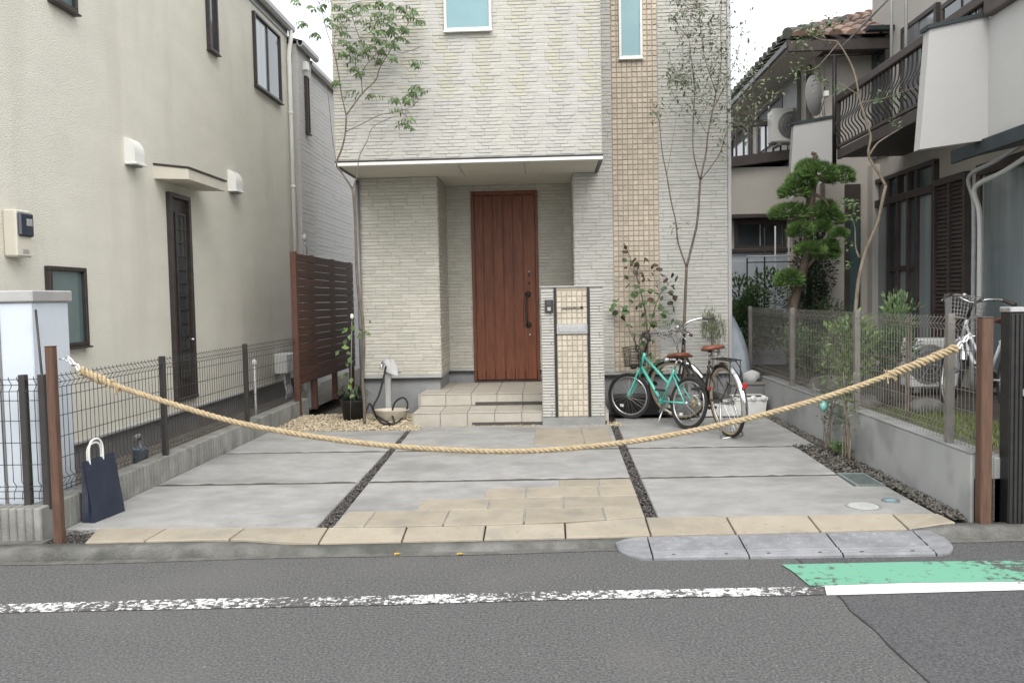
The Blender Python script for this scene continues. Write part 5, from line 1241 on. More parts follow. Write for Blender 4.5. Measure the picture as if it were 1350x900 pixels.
    P = smooth_path([top+V((-sweep-.03, -hw, .02)), top+V((-sweep*.6, -hw+.06, .045)), top+V((.02, -.12, .04)), top, top+V((.02, .12, .04)), top+V((-sweep*.6, hw-.06, .045)), top+V((-sweep-.03, hw, .02))], 5)
    hb_ = MB().tube(P, .0115, 8).xf(turn).build('handlebar', M_chrome if style == 'city' else M_black, t)
    for s in (-1, 1):
        e0 = top+V((-sweep-.06, s*(hw+.005), .012)); e1 = top+V((-sweep*.75, s*(hw-.06), .04))
        MB().tube([e0, e1], .017, 10).xf(turn).build('grip', M_rubber if style != 'city' else M_brownpt, hb_)
        MB().tube(smooth_path([e1+V((.02, 0, 0)), e1+V((.05, s*.015, -.015)), e0+V((.06, s*.01, -.035))], 3), .006, 6).xf(turn).build('brake_lever', M_silver if style == 'city' else M_black, hb_)
    MB().ball(top+V((.03, .06, .06)), .022, .022, .018, 10, 6).xf(turn).build('bell', M_silver if style == 'city' else M_black, hb_)
    cb_ = MB()
    for s in (-1, 1): cb_.tube(smooth_path([top+V((-.02, s*.17, .03)), top+V((.12, s*.10, .05)), top+V((.13, s*.03, -.1)), hbm+V((.02, 0, .03))], 5), .0035, 5)
    cb_.xf(turn).build('cables', M_black, hb_)
    # saddle
    MB().tube([st, sd_], .0125, 8).build('seat_post', M_chrome, t)
    sv = []; K_ = 12; pr = [(-1, -.35), (-.85, .25), (-.4, .75), (0, .85), (.4, .75), (.85, .25), (1, -.35), (.5, -.6), (-.5, -.6)]
    for i in range(K_):
        a = i/(K_-1); x = -.13+.28*a; w = (.098*(1-a)**.8+.024) if 0 < i else .06; h = .034*(1 if 0 < i < K_-1 else .5); zz = .014*math.cos(a*3.0)
        for (yy, z) in pr: sv.append(sd_+V((x, yy*w, z*h+zz+.02)))
    n = len(pr)
    sdl = MB().add(sv, [(i*n+k, i*n+(k+1) % n, (i+1)*n+(k+1) % n, (i+1)*n+k) for i in range(K_-1) for k in range(n)]+[list(range(n))[::-1], [(K_-1)*n+k for k in range(n)]], True).build('saddle', saddle_m, t)
    sp = MB()
    for s in (-1, 1): sp.tube([sd_+V((-.09+.05*math.sin(i*.4)*0+.016*math.cos(i*1.3), s*.045+.016*math.sin(i*1.3), -.045+i*.0035)) for i in range(16)], .003, 5)
    sp.tube([sd_+V((-.1, .03, -.01)), sd_+V((.1, .012, -.005))], .004, 5).tube([sd_+V((-.1, -.03, -.01)), sd_+V((.1, -.012, -.005))], .004, 5)
    sp.build('saddle_spring', M_black, sdl)
    # drive train
    MB().lathe(bb+V((0, -.045, 0)), [(.0, -.002), (.07, -.002), (.075, 0), (.07, .003), (0, .003)], 24, 'y').build('chainring', M_silver if style != 'city' else M_black, t)
    for s in (-1, 1):
        a = .9+(math.pi if s > 0 else 0); e = bb+V((.155*math.cos(a), s*.07, .155*math.sin(-a)))
        c_ = MB().bar(bb+V((0, s*.06, 0)), e, .014, .02).build('crank', M_silver, t)
        MB().cbox(e.x-.035, e.x+.035, min(e.y, e.y+s*.09), max(e.y, e.y+s*.09), e.z-.011, e.z+.011, .004).build('pedal', M_rubber, c_)
    ch = MB()
    cg = [(-.02, Rr+.045), (bb.x+.07, bb.z+.085), (bb.x+.11, bb.z+.03), (bb.x+.08, bb.z-.06), (-.02, Rr-.045), (-.05, Rr)]
    if style == 'city': ch.prism([(x, -.062, z) for x, z in cg], (0, .014, 0)).build('chain_guard', M_silver, t)
    else:
        ch.tube([(0, -.045, Rr+.035), (bb.x, -.045, bb.z+.072)], .004, 5).tube([(0, -.045, Rr-.035), (bb.x, -.045, bb.z-.072)], .004, 5)
        ch.build('chain', M_mgrey, t)
        MB().bar((-.01, -.058, Rr+.05), (bb.x+.06, -.058, bb.z+.082), .008, .03).build('chain_guard', M_silver, t)
    # stand
    if style == 'city':
        sm2 = MB()
        for s in (-1, 1): sm2.tube([ax_r+V((.0, s*.065, 0)), V((-.05, s*.11, .01))], .009, 6)
        sm2.tube([V((-.05, -.11, .01)), V((-.06, .11, .01))], .009, 6); sm2.build('stand', M_silver, t)
        cr = MB()
        for s in (-1, 0, 1): cr.tube([V((.13, s*.05, Rr*2+.055)), V((-.26, s*.05, Rr*2+.055))], .006, 6)
        for k in range(4): x = .1-.11*k; cr.tube([V((x, -.055, Rr*2+.055)), V((x, .055, Rr*2+.055))], .005, 6)
        for s in (-1, 1): cr.tube([V((-.24, s*.05, Rr*2+.055)), V((-.2, s*.055, Rr*1.6)), ax_r+V((0, s*.06, 0))], .005, 6)
        cr.build('carrier', M_black, t)
        MB().cbox(-Rr-.045, -Rr-.018, -.02, .02, Rr*1.45, Rr*1.45+.05, .006).build('tail_light', M_red, t)
        cut = MB().tube(smooth_path([V((-.25, 0, Rr*2+.05)), V((-.33, 0, Rr*1.95)), V((-.34, 0, Rr*1.6))], 3), .006, 6).build('carrier_stay', M_black, t)
    else:
        MB().tube([bb+V((-.1, .04, -.02)), V((bb.x-.16, .17, .01))], .008, 6).build('stand', M_silver, t)
        MB().lathe(ax_r+V((0, -.05, 0)), [(0, -.004), (.05, -.004), (.05, .004), (0, .004)], 18, 'y').build('sprocket', M_tan, t)
        MB().cbox(-Rr-.03, -Rr-.01, -.025, .025, Rr*1.6, Rr*1.6+.03, .004).build('tail_reflector', M_red, t)
    # basket
    bc = top+V((.16 if style != 'city' else .20, 0, -.14 if style == 'city' else -.30)); bw0, bd0, bh0 = .13, .10, .2
    bk = MB(); lv = 7
    if style == 'city': bw0, bd0, bh0 = .15, .12, .2
    for i in range(lv):
        s = .8+.2*i/(lv-1); z = bh0*i/(lv-1)
        bk.tube([bc+V((x*bd0*s, y*bw0*s, z)) for x, y in ((-1, -1), (1, -1), (1, 1), (-1, 1))], .0035 if i in (0, lv-1) else .002, 5, closed=True)
    for i in range(-5, 6):
        f = i/5
        for x in (-1, 1): bk.tube([bc+V((x*bd0*.8, f*bw0*.8, 0)), bc+V((x*bd0, f*bw0, bh0))], .002, 4)
        for y in (-1, 1): bk.tube([bc+V((f*bd0*.8, y*bw0*.8, 0)), bc+V((f*bd0, y*bw0, bh0))], .002, 4)
        bk.tube([bc+V((f*bd0*.8, -bw0*.8, 0)), bc+V((f*bd0*.8, bw0*.8, 0))], .002, 4)
    bk.tube([bc+V((-bd0, 0, bh0*.5)), ht+V((.02, 0, .03))], .006, 5)
    bk.xf(turn).build('basket', M_lgrey if style == 'city' else M_black, t)
    lp = ax_f+V((-.02, .06, Rf+.02)) if style == 'city' else hbm+V((.07, 0, .02))
    MB().lathe(lp, [(0, -.03), (.02, -.028), (.03, .02), (.028, .032), (0, .035)], 14, 'x').xf(turn).build('headlamp', M_silver if style == 'city' else M_black, t)
    return t
r1 = pz(905, 566); f1 = pz(829, 552); f1 = r1+(f1-r1).normalized()*.93
bicycle('small teal bicycle with brown saddle and black front basket', r1, f1, .265, .255, rad(7), rad(28), M_teal, M_rubber, M_saddle, .76, .96, 'kid')
r2 = pz(962, 576); f2_ = r2+(V((1.39, 8.88, 0))-r2).normalized()*1.08
bicycle('dark brown city bicycle with chrome mudguards, rear carrier and brown saddle', r2, f2_, .345, .345, rad(-5), rad(40), M_bikebr, M_rubber, M_saddle, .86, 1.06, 'city', M_tan)
r3 = V((3.70, 6.62, .285)); f3 = V((3.66, 7.68, .285))
bicycle('silver city bicycle parked behind the taupe mesh fence', r3, f3, .325, .325, rad(4), rad(-14), M_bikewh, M_rubber, M_saddle, .84, 1.02, 'city', None, .285)
# ------------------------------------------------------------------ planters against the house
def trough(name, label, x0, x1, y0, y1, h, m, soil=True, rim=.02):
    t = thing(name, label, 'planter', ((x0+x1)/2, (y0+y1)/2, 0))
    k = .03
    MB().hexa([(x0+k, y0+k*.6, 0), (x1-k, y0+k*.6, 0), (x1-k, y1-k*.6, 0), (x0+k, y1-k*.6, 0), (x0+.008, y0+.008, h), (x1-.008, y0+.008, h), (x1-.008, y1-.008, h), (x0+.008, y1-.008, h)]).build('body', m, t)
    r_ = MB().cbox(x0, x1, y0, y0+rim, h-.025, h+.012, .005).cbox(x0, x1, y1-rim, y1, h-.025, h+.012, .005).cbox(x0, x0+rim, y0+rim, y1-rim, h-.025, h+.011, .005).cbox(x1-rim, x1, y0+rim, y1-rim, h-.025, h+.011, .005)
    r_.build('rim', m, t)
    MB().box(x0+rim, x1-rim, y0+rim, y1-rim, h-.01, h+.003).build('soil', M_soil, t)
    return t
trough('black_planter', 'long black planter box behind the teal bicycle', .70, 1.42, 9.30, 9.60, .20, M_black)
wpx0, wpx1 = py(919, 540, 9.15).x, py(1012, 540, 9.15).x
wp = trough('white_planter', 'white scalloped planter trough behind the dark brown bicycle', wpx0, wpx1, 9.12, 9.42, py(990, 525, 9.12).z, M_white)
for k in range(7): MB().lathe((lerp(wpx0+.05, wpx1-.05, k/6), 9.12, py(990, 525, 9.12).z), [(0, -.012), (.026, -.012), (.034, .0), (.026, .012), (0, .012)], 12, 'y').build('scallop', M_white, wp)
gb0, gb1 = py(985, 510, 9.5), py(1008, 504, 9.5)
t = thing('grey_crate', 'grey lidded plastic crate stacked behind the white planter', 'crate', ((gb0.x+gb1.x)/2, 9.55, 0))
MB().cbox(gb0.x-.2, gb1.x, 9.44, 9.62, 0, py(995, 507, 9.5).z, .01).build('body', M_mgrey, t); MB().cbox(gb0.x-.21, gb1.x+.01, 9.43, 9.622, py(995, 507, 9.5).z, py(995, 503, 9.5).z, .006).build('lid', M_fgrey, t)
p = py(993, 503, 9.53); bgm = MB(); bgm.ball(p+V((-.02, 0, .05)), .10, .06, .09, 9, 6, .38)
tag(bgm.build('plastic_bag', M_cloth, None, p), 'crumpled pale plastic bag on top of the grey crate', 'bag')
# silver weather cover draped over something tall beside the house corner
cvb = py(962, 500, 9.95); cv = MB(); K_ = 14; n = 20; vs = []; rg = random.Random(12)
ct = py(962, 402, 9.95).z
for i in range(K_):
    t_ = i/(K_-1); z = lerp(.02, ct, t_); w = (.30*(1-t_**3)+.02); 
    for k in range(n):
        a = 2*math.pi*k/n; q = 1+.07*math.sin(a*6+t_*2)+rg.uniform(-.03, .03); vs.append((2.05+.12+math.cos(a)*w*.9*q-.06*t_, 10.0+math.sin(a)*w*.7*q, z))
cv.add(vs, [(i*n+k, i*n+(k+1) % n, (i+1)*n+(k+1) % n, (i+1)*n+k) for i in range(K_-1) for k in range(n)]+[[(K_-1)*n+k for k in range(n)]], True)
tag(cv.build('weather_cover', M_cover, None, (2.15, 10, 0)), 'silver blue weather cover draped over something tall at house corner', 'cover')
# ================================================================== PLANTS
def nearest(paths, c):
    best = None
    for P in paths:
        for a, b in zip(P, P[1:]):
            for k in range(5):
                q = a.lerp(b, k/4); d = (q-c).length
                if best is None or d < best[0]: best = (d, q)
    return best
def twig(mb, paths, c, maxd=.6):
    d, q = nearest(paths, c)
    if d < maxd: mb.tube([q, q.lerp(c, .55)+V((0, 0, .04*d)), c], [.0022, .0016, .0010], 3, cap=False)
def stems(t, paths, radii, m, name='trunk', yfun=None):
    mb = MB()
    for P, (ra, rb) in zip(paths, radii):
        P = smooth_path(P, 4); n = len(P); mb.tube(P, [lerp(ra, rb, i/(n-1)) for i in range(n)], 7)
    return mb.build(name, m, t)
# --- slim tree left of the porch (compound drooping leaves)
def T(lst, y0, y1, zlo=0., zhi=3.):
    out = []
    for u, v in lst:
        p = py(u, v, y0); k = min(max((p.z-zlo)/(zhi-zlo), 0), 1); out.append(py(u, v, lerp(y0, y1, k)))
    return out
yA, yB = 8.74, 8.40
t = thing('slim_tree', 'slim tree with drooping compound leaves rising past the porch overhang', 'tree', pz(481, 557))
tr_ = [(481, 558), (480, 530), (478, 500), (480, 460), (478, 420), (473, 390), (470, 350), (469, 310), (467, 270), (465, 249)]
paths = [T(tr_, yA, yB), T([(465, 249), (451, 228), (443.5, 216), (451, 195), (455.5, 174), (456.5, 152)], yA, yB), T([(456.5, 152), (450.5, 126), (446.5, 99), (442, 75), (430, 39), (424, 10)], yA, yB),
    T([(456.5, 152), (460, 147), (478, 123), (496, 105), (500.6, 90), (517, 63), (530, 45), (545, 20)], yA, yB), T([(478, 123), (477, 99), (487, 81), (511, 58)], yA, yB),
    T([(455.5, 174), (484, 160), (502, 151.5), (526, 147), (545, 140)], yA, yB), T([(465, 249), (470.6, 231), (473.6, 207), (484, 186), (491.6, 168), (514, 156), (540, 148)], yA, yB),
    T([(443.5, 216), (438, 180), (434.5, 144), (430, 114), (418, 103)], yA, yB), T([(487, 81), (470, 40), (460, 5)], yA, yB), T([(446.5, 99), (440, 60), (447, 20)], yA, yB), T([(517, 63), (530, 70), (560, 60)], yA, yB)]
stems(t, paths, [(.017, .013), (.011, .009), (.008, .003), (.009, .003), (.006, .003), (.005, .002), (.006, .002), (.004, .002), (.005, .002), (.004, .002), (.004, .002)], M_bark)
cl8 = [(150, 30), (210, 75), (230, 115), (150, 150), (100, 100), (60, 15), (270, 70), (280, 135), (310, 40), (350, 55), (270, 180), (300, 210), (400, 130), (430, 60), (440, 100), (360, 185), (400, 215), (470, 150), (500, 60), (550, 30), (590, 60), (540, 130), (600, 100), (520, 160), (490, 200), (580, 275), (490, 250), (430, 260), (330, 290), (350, 320), (310, 265), (280, 240), (240, 350), (320, 410), (405, 410), (600, 375), (575, 410), (500, 425), (545, 430), (620, 400), (555, 515), (550, 555), (510, 490), (430, 20), (330, 20), (500, 120), (460, 190), (290, 110), (380, 240), (370, 90), (420, 85), (450, 130), (560, 70), (250, 20), (190, 10), (410, 160), (440, 230), (350, 230), (480, 90), (520, 30), (470, 30), (390, 20)]
lv = MB(); tw = MB()
for (a, b) in cl8:
    u, v = a/3.33+370, b/3.33
    for rep in range(2):
        c = py(u+rnd.uniform(-4, 4), v+rnd.uniform(-4, 4), yB+rnd.uniform(-.25, .25))
        ang = rnd.uniform(0, 6.28); d = V((math.cos(ang), math.sin(ang)*.8, .15)).normalized(); L = rnd.uniform(.10, .16)
        P = [c-d*L*.5+V((0, 0, .012)), c+V((0, 0, .015)), c+d*L*.5+V((0, 0, -.02))]; tw.tube(P, .0016, 4); twig(tw, paths, P[0])
        side = d.cross(V((0, 0, 1))).normalized()
        for k in range(4):
            q = P[0].lerp(P[2], .2+.25*k)+V((0, 0, .02*math.sin(k)))
            for s in (-1, 1):
                dd = (side*s*.75+d*.35+V((0, 0, -.75-rnd.random()*.5))).normalized(); lv.leaf(q, dd, side.cross(dd)+rv(.5), rnd.uniform(.05, .075), rnd.uniform(.02, .03))
        lv.leaf(P[2], (d+V((0, 0, -.8))).normalized(), V((0, 0, 1))+rv(.3), .06, .022)
o = tw.build('twigs', M_bark, t); o['kind'] = 'stuff'
o = lv.build('crown', M_lf1, t); o['kind'] = 'stuff'
# --- climber on a stake beside it
t = thing('staked_climber', 'young climber with broad green leaves and white bud on a stake', 'plant', pz(462, 556))
MB().tube([pz(462, 556), py(463, 480, 8.75), py(464, 420, 8.75)], .006, 6).build('stake', M_mgrey, t)
for (u, v) in [(459, 432), (466, 428), (472, 434), (455, 438), (462, 440), (470, 445), (457, 446), (450, 458), (456, 466), (447, 462), (462, 470), (455, 480), (466, 476), (458, 490), (452, 494), (464, 498), (485, 437), (489, 440), (459, 506), (481, 420), (487, 424), (480, 468), (468, 520)]:
    c = py(u, v, 8.72+rnd.uniform(-.05, .05)); mb = MB().leaf(c, (rv(1)+V((0, -.2, -.6))).normalized(), V((0, -1, .3))+rv(.4), rnd.uniform(.06, .09), rnd.uniform(.045, .06)); mb.build('leaf', M_lf4 if rnd.random() < .5 else M_lf1, t)
MB().ball(py(464, 417, 8.73), .02, .02, .03, 8, 6).build('bud', M_flow, t)
# --- multi-stemmed tree right of the mosaic strip
yA, yB = 9.38, 9.0
base = V((py(905, 500, 9.42).x, 9.42, 0))
t = thing('multi_stem_tree', 'slender multi-stemmed tree with small grey-green leaves against brick wall', 'tree', base)
def T2(l): return T(l, 9.40, 9.05, .2, 3.)
paths = [[base+V((0, 0, .18))]+T2([(902, 470), (902, 430), (903, 400), (905, 352)]), T2([(905, 352), (894, 320), (891, 293), (884.5, 264), (879, 231), (873, 200), (869, 160), (865.5, 153), (857, 144)]), T2([(905, 352), (913, 320), (919, 293), (922, 255), (923, 238)]),
    T2([(923, 238), (914, 200), (914, 155), (915.6, 124), (913, 89), (908, 50)]), T2([(923, 238), (931, 200), (933, 178), (940, 144), (944, 122), (948, 100), (951, 78), (950, 30), (953, -20)]),
    T2([(923, 238), (938, 219), (950, 200), (958, 173), (970, 152), (985, 133), (998, 110)]), T2([(944, 122), (930, 80), (924, 44), (922, 10)]), T2([(940, 144), (962, 100), (975, 60), (980, 20)]), T2([(915, 124), (895, 100), (885, 85)]), T2([(914, 155), (890, 130), (880, 100)]), T2([(879, 231), (886, 190), (892, 150)]), T2([(933, 178), (915, 150), (900, 130)])]
stems(t, paths, [(.02, .016), (.010, .003), (.014, .012), (.008, .003), (.011, .003), (.007, .002), (.006, .002), (.005, .002), (.003, .0015), (.003, .0015), (.003, .0015), (.004, .002)], M_bark)
lv = MB(); tw2 = MB(); rg = random.Random(21)
regs = [((880, 955), (0, 45), 80), ((895, 958), (20, 75), 70), ((885, 925), (75, 125), 110), ((925, 960), (60, 130), 85), ((875, 905), (85, 115), 50), ((950, 1000), (20, 110), 60), ((960, 1010), (90, 160), 110), ((855, 875), (132, 160), 22), ((900, 950), (120, 170), 45), ((960, 1000), (120, 185), 60), ((885, 910), (0, 30), 40), ((905, 958), (-30, 20), 50), ((888, 902), (270, 330), 8), ((935, 960), (150, 200), 20)]
for (ua, ub), (va_, vb_), n in regs:
    for i in range(n):
        u = rg.gauss((ua+ub)/2, (ub-ua)/3.2); v = rg.gauss((va_+vb_)/2, (vb_-va_)/3.2); c = py(u, v, 9.05+rg.uniform(-.3, .3))
        if i % 2 == 0: twig(tw2, paths, c)
        for k in range(2):
            lv.leaf(c+V((rg.uniform(-.03, .03), rg.uniform(-.03, .03), rg.uniform(-.03, .03))), V((rg.uniform(-1, 1), rg.uniform(-1, 1), rg.uniform(-1.1, .2))), V((rg.uniform(-.5, .5), -.4, 1)), rg.uniform(.045, .07), rg.uniform(.018, .027))
o = lv.build('crown', M_lf2, t); o['kind'] = 'stuff'
o = tw2.build('twigs', M_bark, t); o['kind'] = 'stuff'
# --- heart-leaved shrub in the black planter
t = thing('heart_leaf_shrub', 'shrub with maroon and green heart-shaped leaves above the teal bicycle', 'shrub', (1.1, 9.45, .2))
yh = 9.42; b0 = V((py(856, 500, yh).x, yh, .2))
stems(t, [[b0, py(854, 470, yh), py(852, 420, yh), py(846, 390, yh), py(836, 355, yh), py(827, 330, yh), py(823, 320, yh)], [py(853, 450, yh), py(862, 410, yh), py(872, 385, yh), py(886, 370, yh)], [b0, py(840, 460, yh), py(825, 425, yh), py(812, 400, yh)], [py(852, 420, yh), py(870, 440, yh), py(885, 430, yh)]], [(.012, .003), (.007, .002), (.007, .002), (.005, .002)], M_bark, 'stem')
def heart():
    m = MB(); o = [(0, 0), (.35, .12), (.52, .38), (.42, .72), (0, 1.05), (-.42, .72), (-.52, .38), (-.35, .12)]
    m.add([V((x, y*.95, -.12*abs(x)-.1*y*y)) for x, y in o]+[V((0, .45, .03))], [(i, (i+1) % 8, 8) for i in range(8)], True); return m
hp_ = [(821, 322), (827, 330), (822, 340), (832, 345), (826, 352), (836, 338), (838, 356), (828, 364), (844, 348), (850, 342), (846, 360), (858, 350), (852, 368), (840, 372), (830, 376), (862, 358), (868, 352), (872, 362), (864, 372), (856, 378), (848, 384), (838, 386), (874, 376), (880, 366), (886, 374), (890, 362), (884, 384), (876, 390), (866, 388), (858, 394), (850, 398), (842, 400), (846, 410), (868, 402), (880, 398), (890, 390), (886, 404), (874, 410), (860, 412), (834, 396), (814, 394), (808, 402), (820, 400), (812, 410), (824, 408), (818, 416), (880, 424), (888, 420), (894, 428), (884, 434), (850, 425), (856, 436), (846, 440), (852, 452), (862, 448), (840, 455), (858, 466), (848, 472), (866, 474), (828, 428), (836, 440), (870, 430), (862, 424), (844, 462), (852, 484), (866, 490), (842, 492), (858, 500), (876, 480), (848, 505)]
hm = {}
for i, (u, v) in enumerate(hp_):
    for rep in range(2):
        m = M_lfr if (v < 372 and rnd.random() < .75) or rnd.random() < .22 else M_lfg
        s = rnd.uniform(.05, .085); c = py(u+rnd.uniform(-3, 3), v+rnd.uniform(-3, 3), yh+rnd.uniform(-.14, .12))
        if m.name not in hm: ob = heart().build('leaf', m, t, (0, 0, 0)); hm[m.name] = ob.data; ob.location = c-ORG[t.name]
        else: ob = inst('leaf', hm[m.name], t, c)
        d = V((rnd.uniform(-.7, .7), rnd.uniform(-.9, .1), rnd.uniform(-1.1, -.2))); ob.rotation_mode = 'QUATERNION'; ob.rotation_quaternion = d.to_track_quat('Y', 'Z') @ Quaternion((0, 1, 0), rnd.uniform(-.8, .8)); ob.scale = (s, s, s)
# --- generic bush of leaves
def bush(name, label, cat, c, rx, ry, rz, n, m, L, Wd, seed=0, stem_m=None, up=.2, shell=.55, group=None, nst=4, h0=None):
    t = thing(name, label, cat, (c[0], c[1], h0 if h0 is not None else c[2]-rz), group); rg = random.Random(seed); lv = MB(); c = V(c)
    lob = [(V((rg.uniform(-.5, .5), rg.uniform(-.5, .5), rg.uniform(-.4, .45))), rg.uniform(.35, .6)) for _ in range(9)]
    for i in range(n):
        lc, lr = rg.choice(lob); d = V((rg.gauss(0, 1), rg.gauss(0, 1), rg.gauss(0, 1))).normalized()*lr*(shell+(1-shell)*rg.random()**.5)
        q = lc+d; p = c+V((q.x*rx, q.y*ry, q.z*rz))
        lv.leaf(p, V((d.x, d.y, d.z+up))+V((rg.uniform(-.6, .6), rg.uniform(-.6, .6), rg.uniform(-.6, .6)))*.35, V((rg.uniform(-.6, .6), rg.uniform(-.6, .6), 1)), L*rg.uniform(.7, 1.2), Wd*rg.uniform(.7, 1.2))
    o = lv.build('foliage', m, t); o['kind'] = 'stuff'
    z0 = h0 if h0 is not None else c.z-rz
    for i in range(nst):
        a = rg.uniform(0, 6.28); e = c+V((math.cos(a)*rx*.4, math.sin(a)*ry*.4, rz*.2)); b = V((c.x+math.cos(a)*rx*.25, c.y+math.sin(a)*ry*.25, z0))
        MB().tube(smooth_path([b, b.lerp(e, .5)+V((0, 0, .04)), e], 3), [.005, .0048, .0045, .004, .0035, .003, .0025], 6).build('stem', stem_m or M_bark, t)
    return t
p = py(942, 432, 9.3); bush('olive_bush', 'wispy grey-green olive bush rising behind the dark brown bicycle', 'shrub', (p.x, 9.32, p.z), .17, .16, .27, 900, M_olive, .05, .009, 31, up=1.2, h0=.15, nst=6)
p = py(996, 392, 11.6); bush('garden_shrub', 'dense dark green shrub before the white shed', 'shrub', (p.x, 11.6, 1.05), .50, .45, .66, 4600, M_lf3, .065, .032, 32, h0=.3)
p = py(1085, 400, 10.8); bush('azalea_mound', 'low clipped dark azalea mound under the dark door', 'shrub', (p.x+.1, 10.9, .85), .62, .5, .46, 2400, M_lf3, .04, .018, 33, h0=.3)
p = py(1072, 345, 11.6); bush('dark_hedge', 'tall dark hedge behind the clipped pine', 'hedge', (p.x-.02, 11.55, 1.35), .40, .25, 1.15, 2600, mat('leaf_dark_green', (.022, .045, .02, 1), (.035, .06, .025, 1), 6, 3, .5, island=.4), .06, .03, 34, h0=.3)  # hedge leaves in a very dark green of their own
p = py(1090, 445, 6.9); bush('laurel_shrub', 'yellow-green laurel shrub poking through the taupe fence', 'shrub', (2.72, py_[1]+.9, .80), .24, .34, .42, 700, M_lf4, .075, .03, 35, h0=.29)
bush('fern_shrub', 'feathery mid-green shrub behind the fence before sliding windows', 'shrub', (2.86, 6.75, 1.12), .18, .20, .22, 420, M_lf1, .06, .014, 36, h0=.29, up=.5)
bush('garden_shrub', 'mid-green shrub in shade beside the garden air conditioner', 'shrub', (3.2, 7.9, .72), .35, .35, .42, 900, M_lf3, .06, .028, 37, h0=.29)
bush('garden_shrub', 'leafy shrub on stones where the taupe fence begins', 'shrub', (2.85, 9.3, .72), .32, .4, .40, 900, M_lf3, .055, .024, 38, h0=.29)
# young shrubs in the gravel bed
def bedplant(label, y, h, n, seed, m, spread=.16):
    x = 2.36; t = thing('bed_shrub', label, 'shrub', (x, y, 0), 'young shrubs in the gravel bed'); rg = random.Random(seed); lv = MB(); P_ = []
    for k in range(5):
        e = V((x+rg.uniform(-spread, spread*.4), y+rg.uniform(-spread, spread), h*rg.uniform(.75, 1.05))); b = V((x+rg.uniform(-.03, .03), y+rg.uniform(-.04, .04), -.01)); mid = b.lerp(e, .5)+V((rg.uniform(-.03, .03), 0, .03))
        MB().tube(smooth_path([b, mid, e], 4), [.007-.0005*i for i in range(9)], 6).build('stem', M_barkl, t); P_.append((b, mid, e))
    for i in range(n):
        b, mid, e = rg.choice(P_); f = rg.uniform(.35, 1); q = (b.lerp(mid, f*2) if f < .5 else mid.lerp(e, f*2-1)); lv.leaf(q+V((rg.uniform(-.05, .05), rg.uniform(-.05, .05), rg.uniform(-.03, .03))), V((rg.uniform(-1, 1), rg.uniform(-1, 1), rg.uniform(-.3, .5))), V((0, 0, 1))+rv(.3), rg.uniform(.04, .07), rg.uniform(.014, .024))
    o = lv.build('foliage', m, t); o['kind'] = 'stuff'
y5 = pz(1112, 605, 0).y
bedplant('young shrub with bare stems in dark gravel next to the drain grate', 6.62, .74, 120, 41, M_lf1)
bedplant('young shrub with grey-green leaves in dark gravel beside a teal globe', 7.05, .62, 130, 42, M_lf2)
bush('ground_cover', 'small green ground cover tuft at the foot of the bed shrubs', 'plant', (2.38, 6.75, .06), .06, .25, .07, 240, M_lf1, .04, .012, 43, h0=-.01, up=.8, nst=2)
p = py(1086, 535, 7.0); t = thing('glass_globe', 'small teal glass globe on a thin stake among the shrubs', 'ornament', (p.x, 7.0, 0))
MB().ball((p.x, 7.0, p.z), .035, .035, .045, 14, 8).build('globe', mat('teal_glass', (.10, .42, .36, 1), (.3, .6, .52, 1), 8, 3, .1), t); MB().tube([(p.x, 7, -.02), (p.x, 7, p.z)], .004, 6).build('stake', M_mgrey, t)
# --- clipped cloud pine
yp = 10.1
t = thing('cloud_pine', 'clipped cloud pine with separate green pads on a thick trunk', 'tree', (py(1042, 450, yp).x, yp, .3))
tp_ = [py(u, v, yp) for u, v in ((1042, 470), (1044, 430), (1048, 395), (1058, 360), (1064, 320), (1068, 285), (1071, 255), (1073, 230), (1075, 205))]
stems(t, [tp_, [tp_[4], py(1052, 335, yp-.05), py(1050, 348, yp)], [tp_[6], py(1085, 262, yp-.1), py(1095, 275, yp-.1)], [tp_[5], py(1080, 285, yp), py(1090, 295, yp)], [tp_[3], py(1050, 385, yp), py(1042, 372, yp-.1)], [tp_[7], py(1088, 240, yp), py(1100, 238, yp)], [tp_[6], py(1055, 252, yp-.1), py(1045, 255, yp-.1)], [tp_[5], py(1050, 288, yp-.1), py(1038, 290, yp-.1)], [tp_[8], py(1073, 203, yp), py(1070, 202, yp)], [tp_[3], py(1075, 340, yp), py(1085, 330, yp)]],
      [(.062, .034), (.024, .015), (.022, .012), (.02, .01), (.03, .014), (.025, .014), (.025, .014), (.022, .012), (.03, .022), (.022, .012)], M_barkp)
pads = [(1078, 231, 22, 12), (1105, 234, 18, 11), (1056, 241, 16, 11), (1047, 254, 17, 10), (1042, 282, 24, 10), (1088, 278, 14, 10), (1096, 290, 14, 9), (1083, 300, 10, 7), (1055, 305, 13, 11), (1068, 330, 16, 8), (1088, 335, 15, 11), (1040, 370, 15, 11), (1106, 309, 8, 5), (1066, 222, 14, 8), (1092, 325, 10, 6)]
rg = random.Random(51)
for (u, v, a, b) in pads:
    k = yp/F; c = py(u, v, yp+rg.uniform(-.15, .05)); rx, rz, ry = a*k*1.05, b*k*1.1, a*k*.85; nd = MB()
    for i in range(int(300*a*b/200)+170):
        th = rg.uniform(0, 6.28); zz = rg.uniform(-.55, 1); rr = math.sqrt(max(0, 1-zz*zz))*(.75+.3*rg.random()); q = V((math.cos(th)*rr*rx, math.sin(th)*rr*ry, zz*rz*(.8+.25*rg.random()))); p = c+q
        d0 = (V((q.x/rx, q.y/ry, q.z/rz+.5))).normalized()
        for n_ in range(5):
            d = (d0+V((rg.uniform(-.7, .7), rg.uniform(-.7, .7), rg.uniform(-.4, .7)))).normalized(); w = d.orthogonal().normalized()*.004; L = rg.uniform(.045, .08)
            nd.add([p-w*1.5, p+w*1.5, p+d*L], [(0, 1, 2)])
    nd.build('needle_pad', M_pine, t)
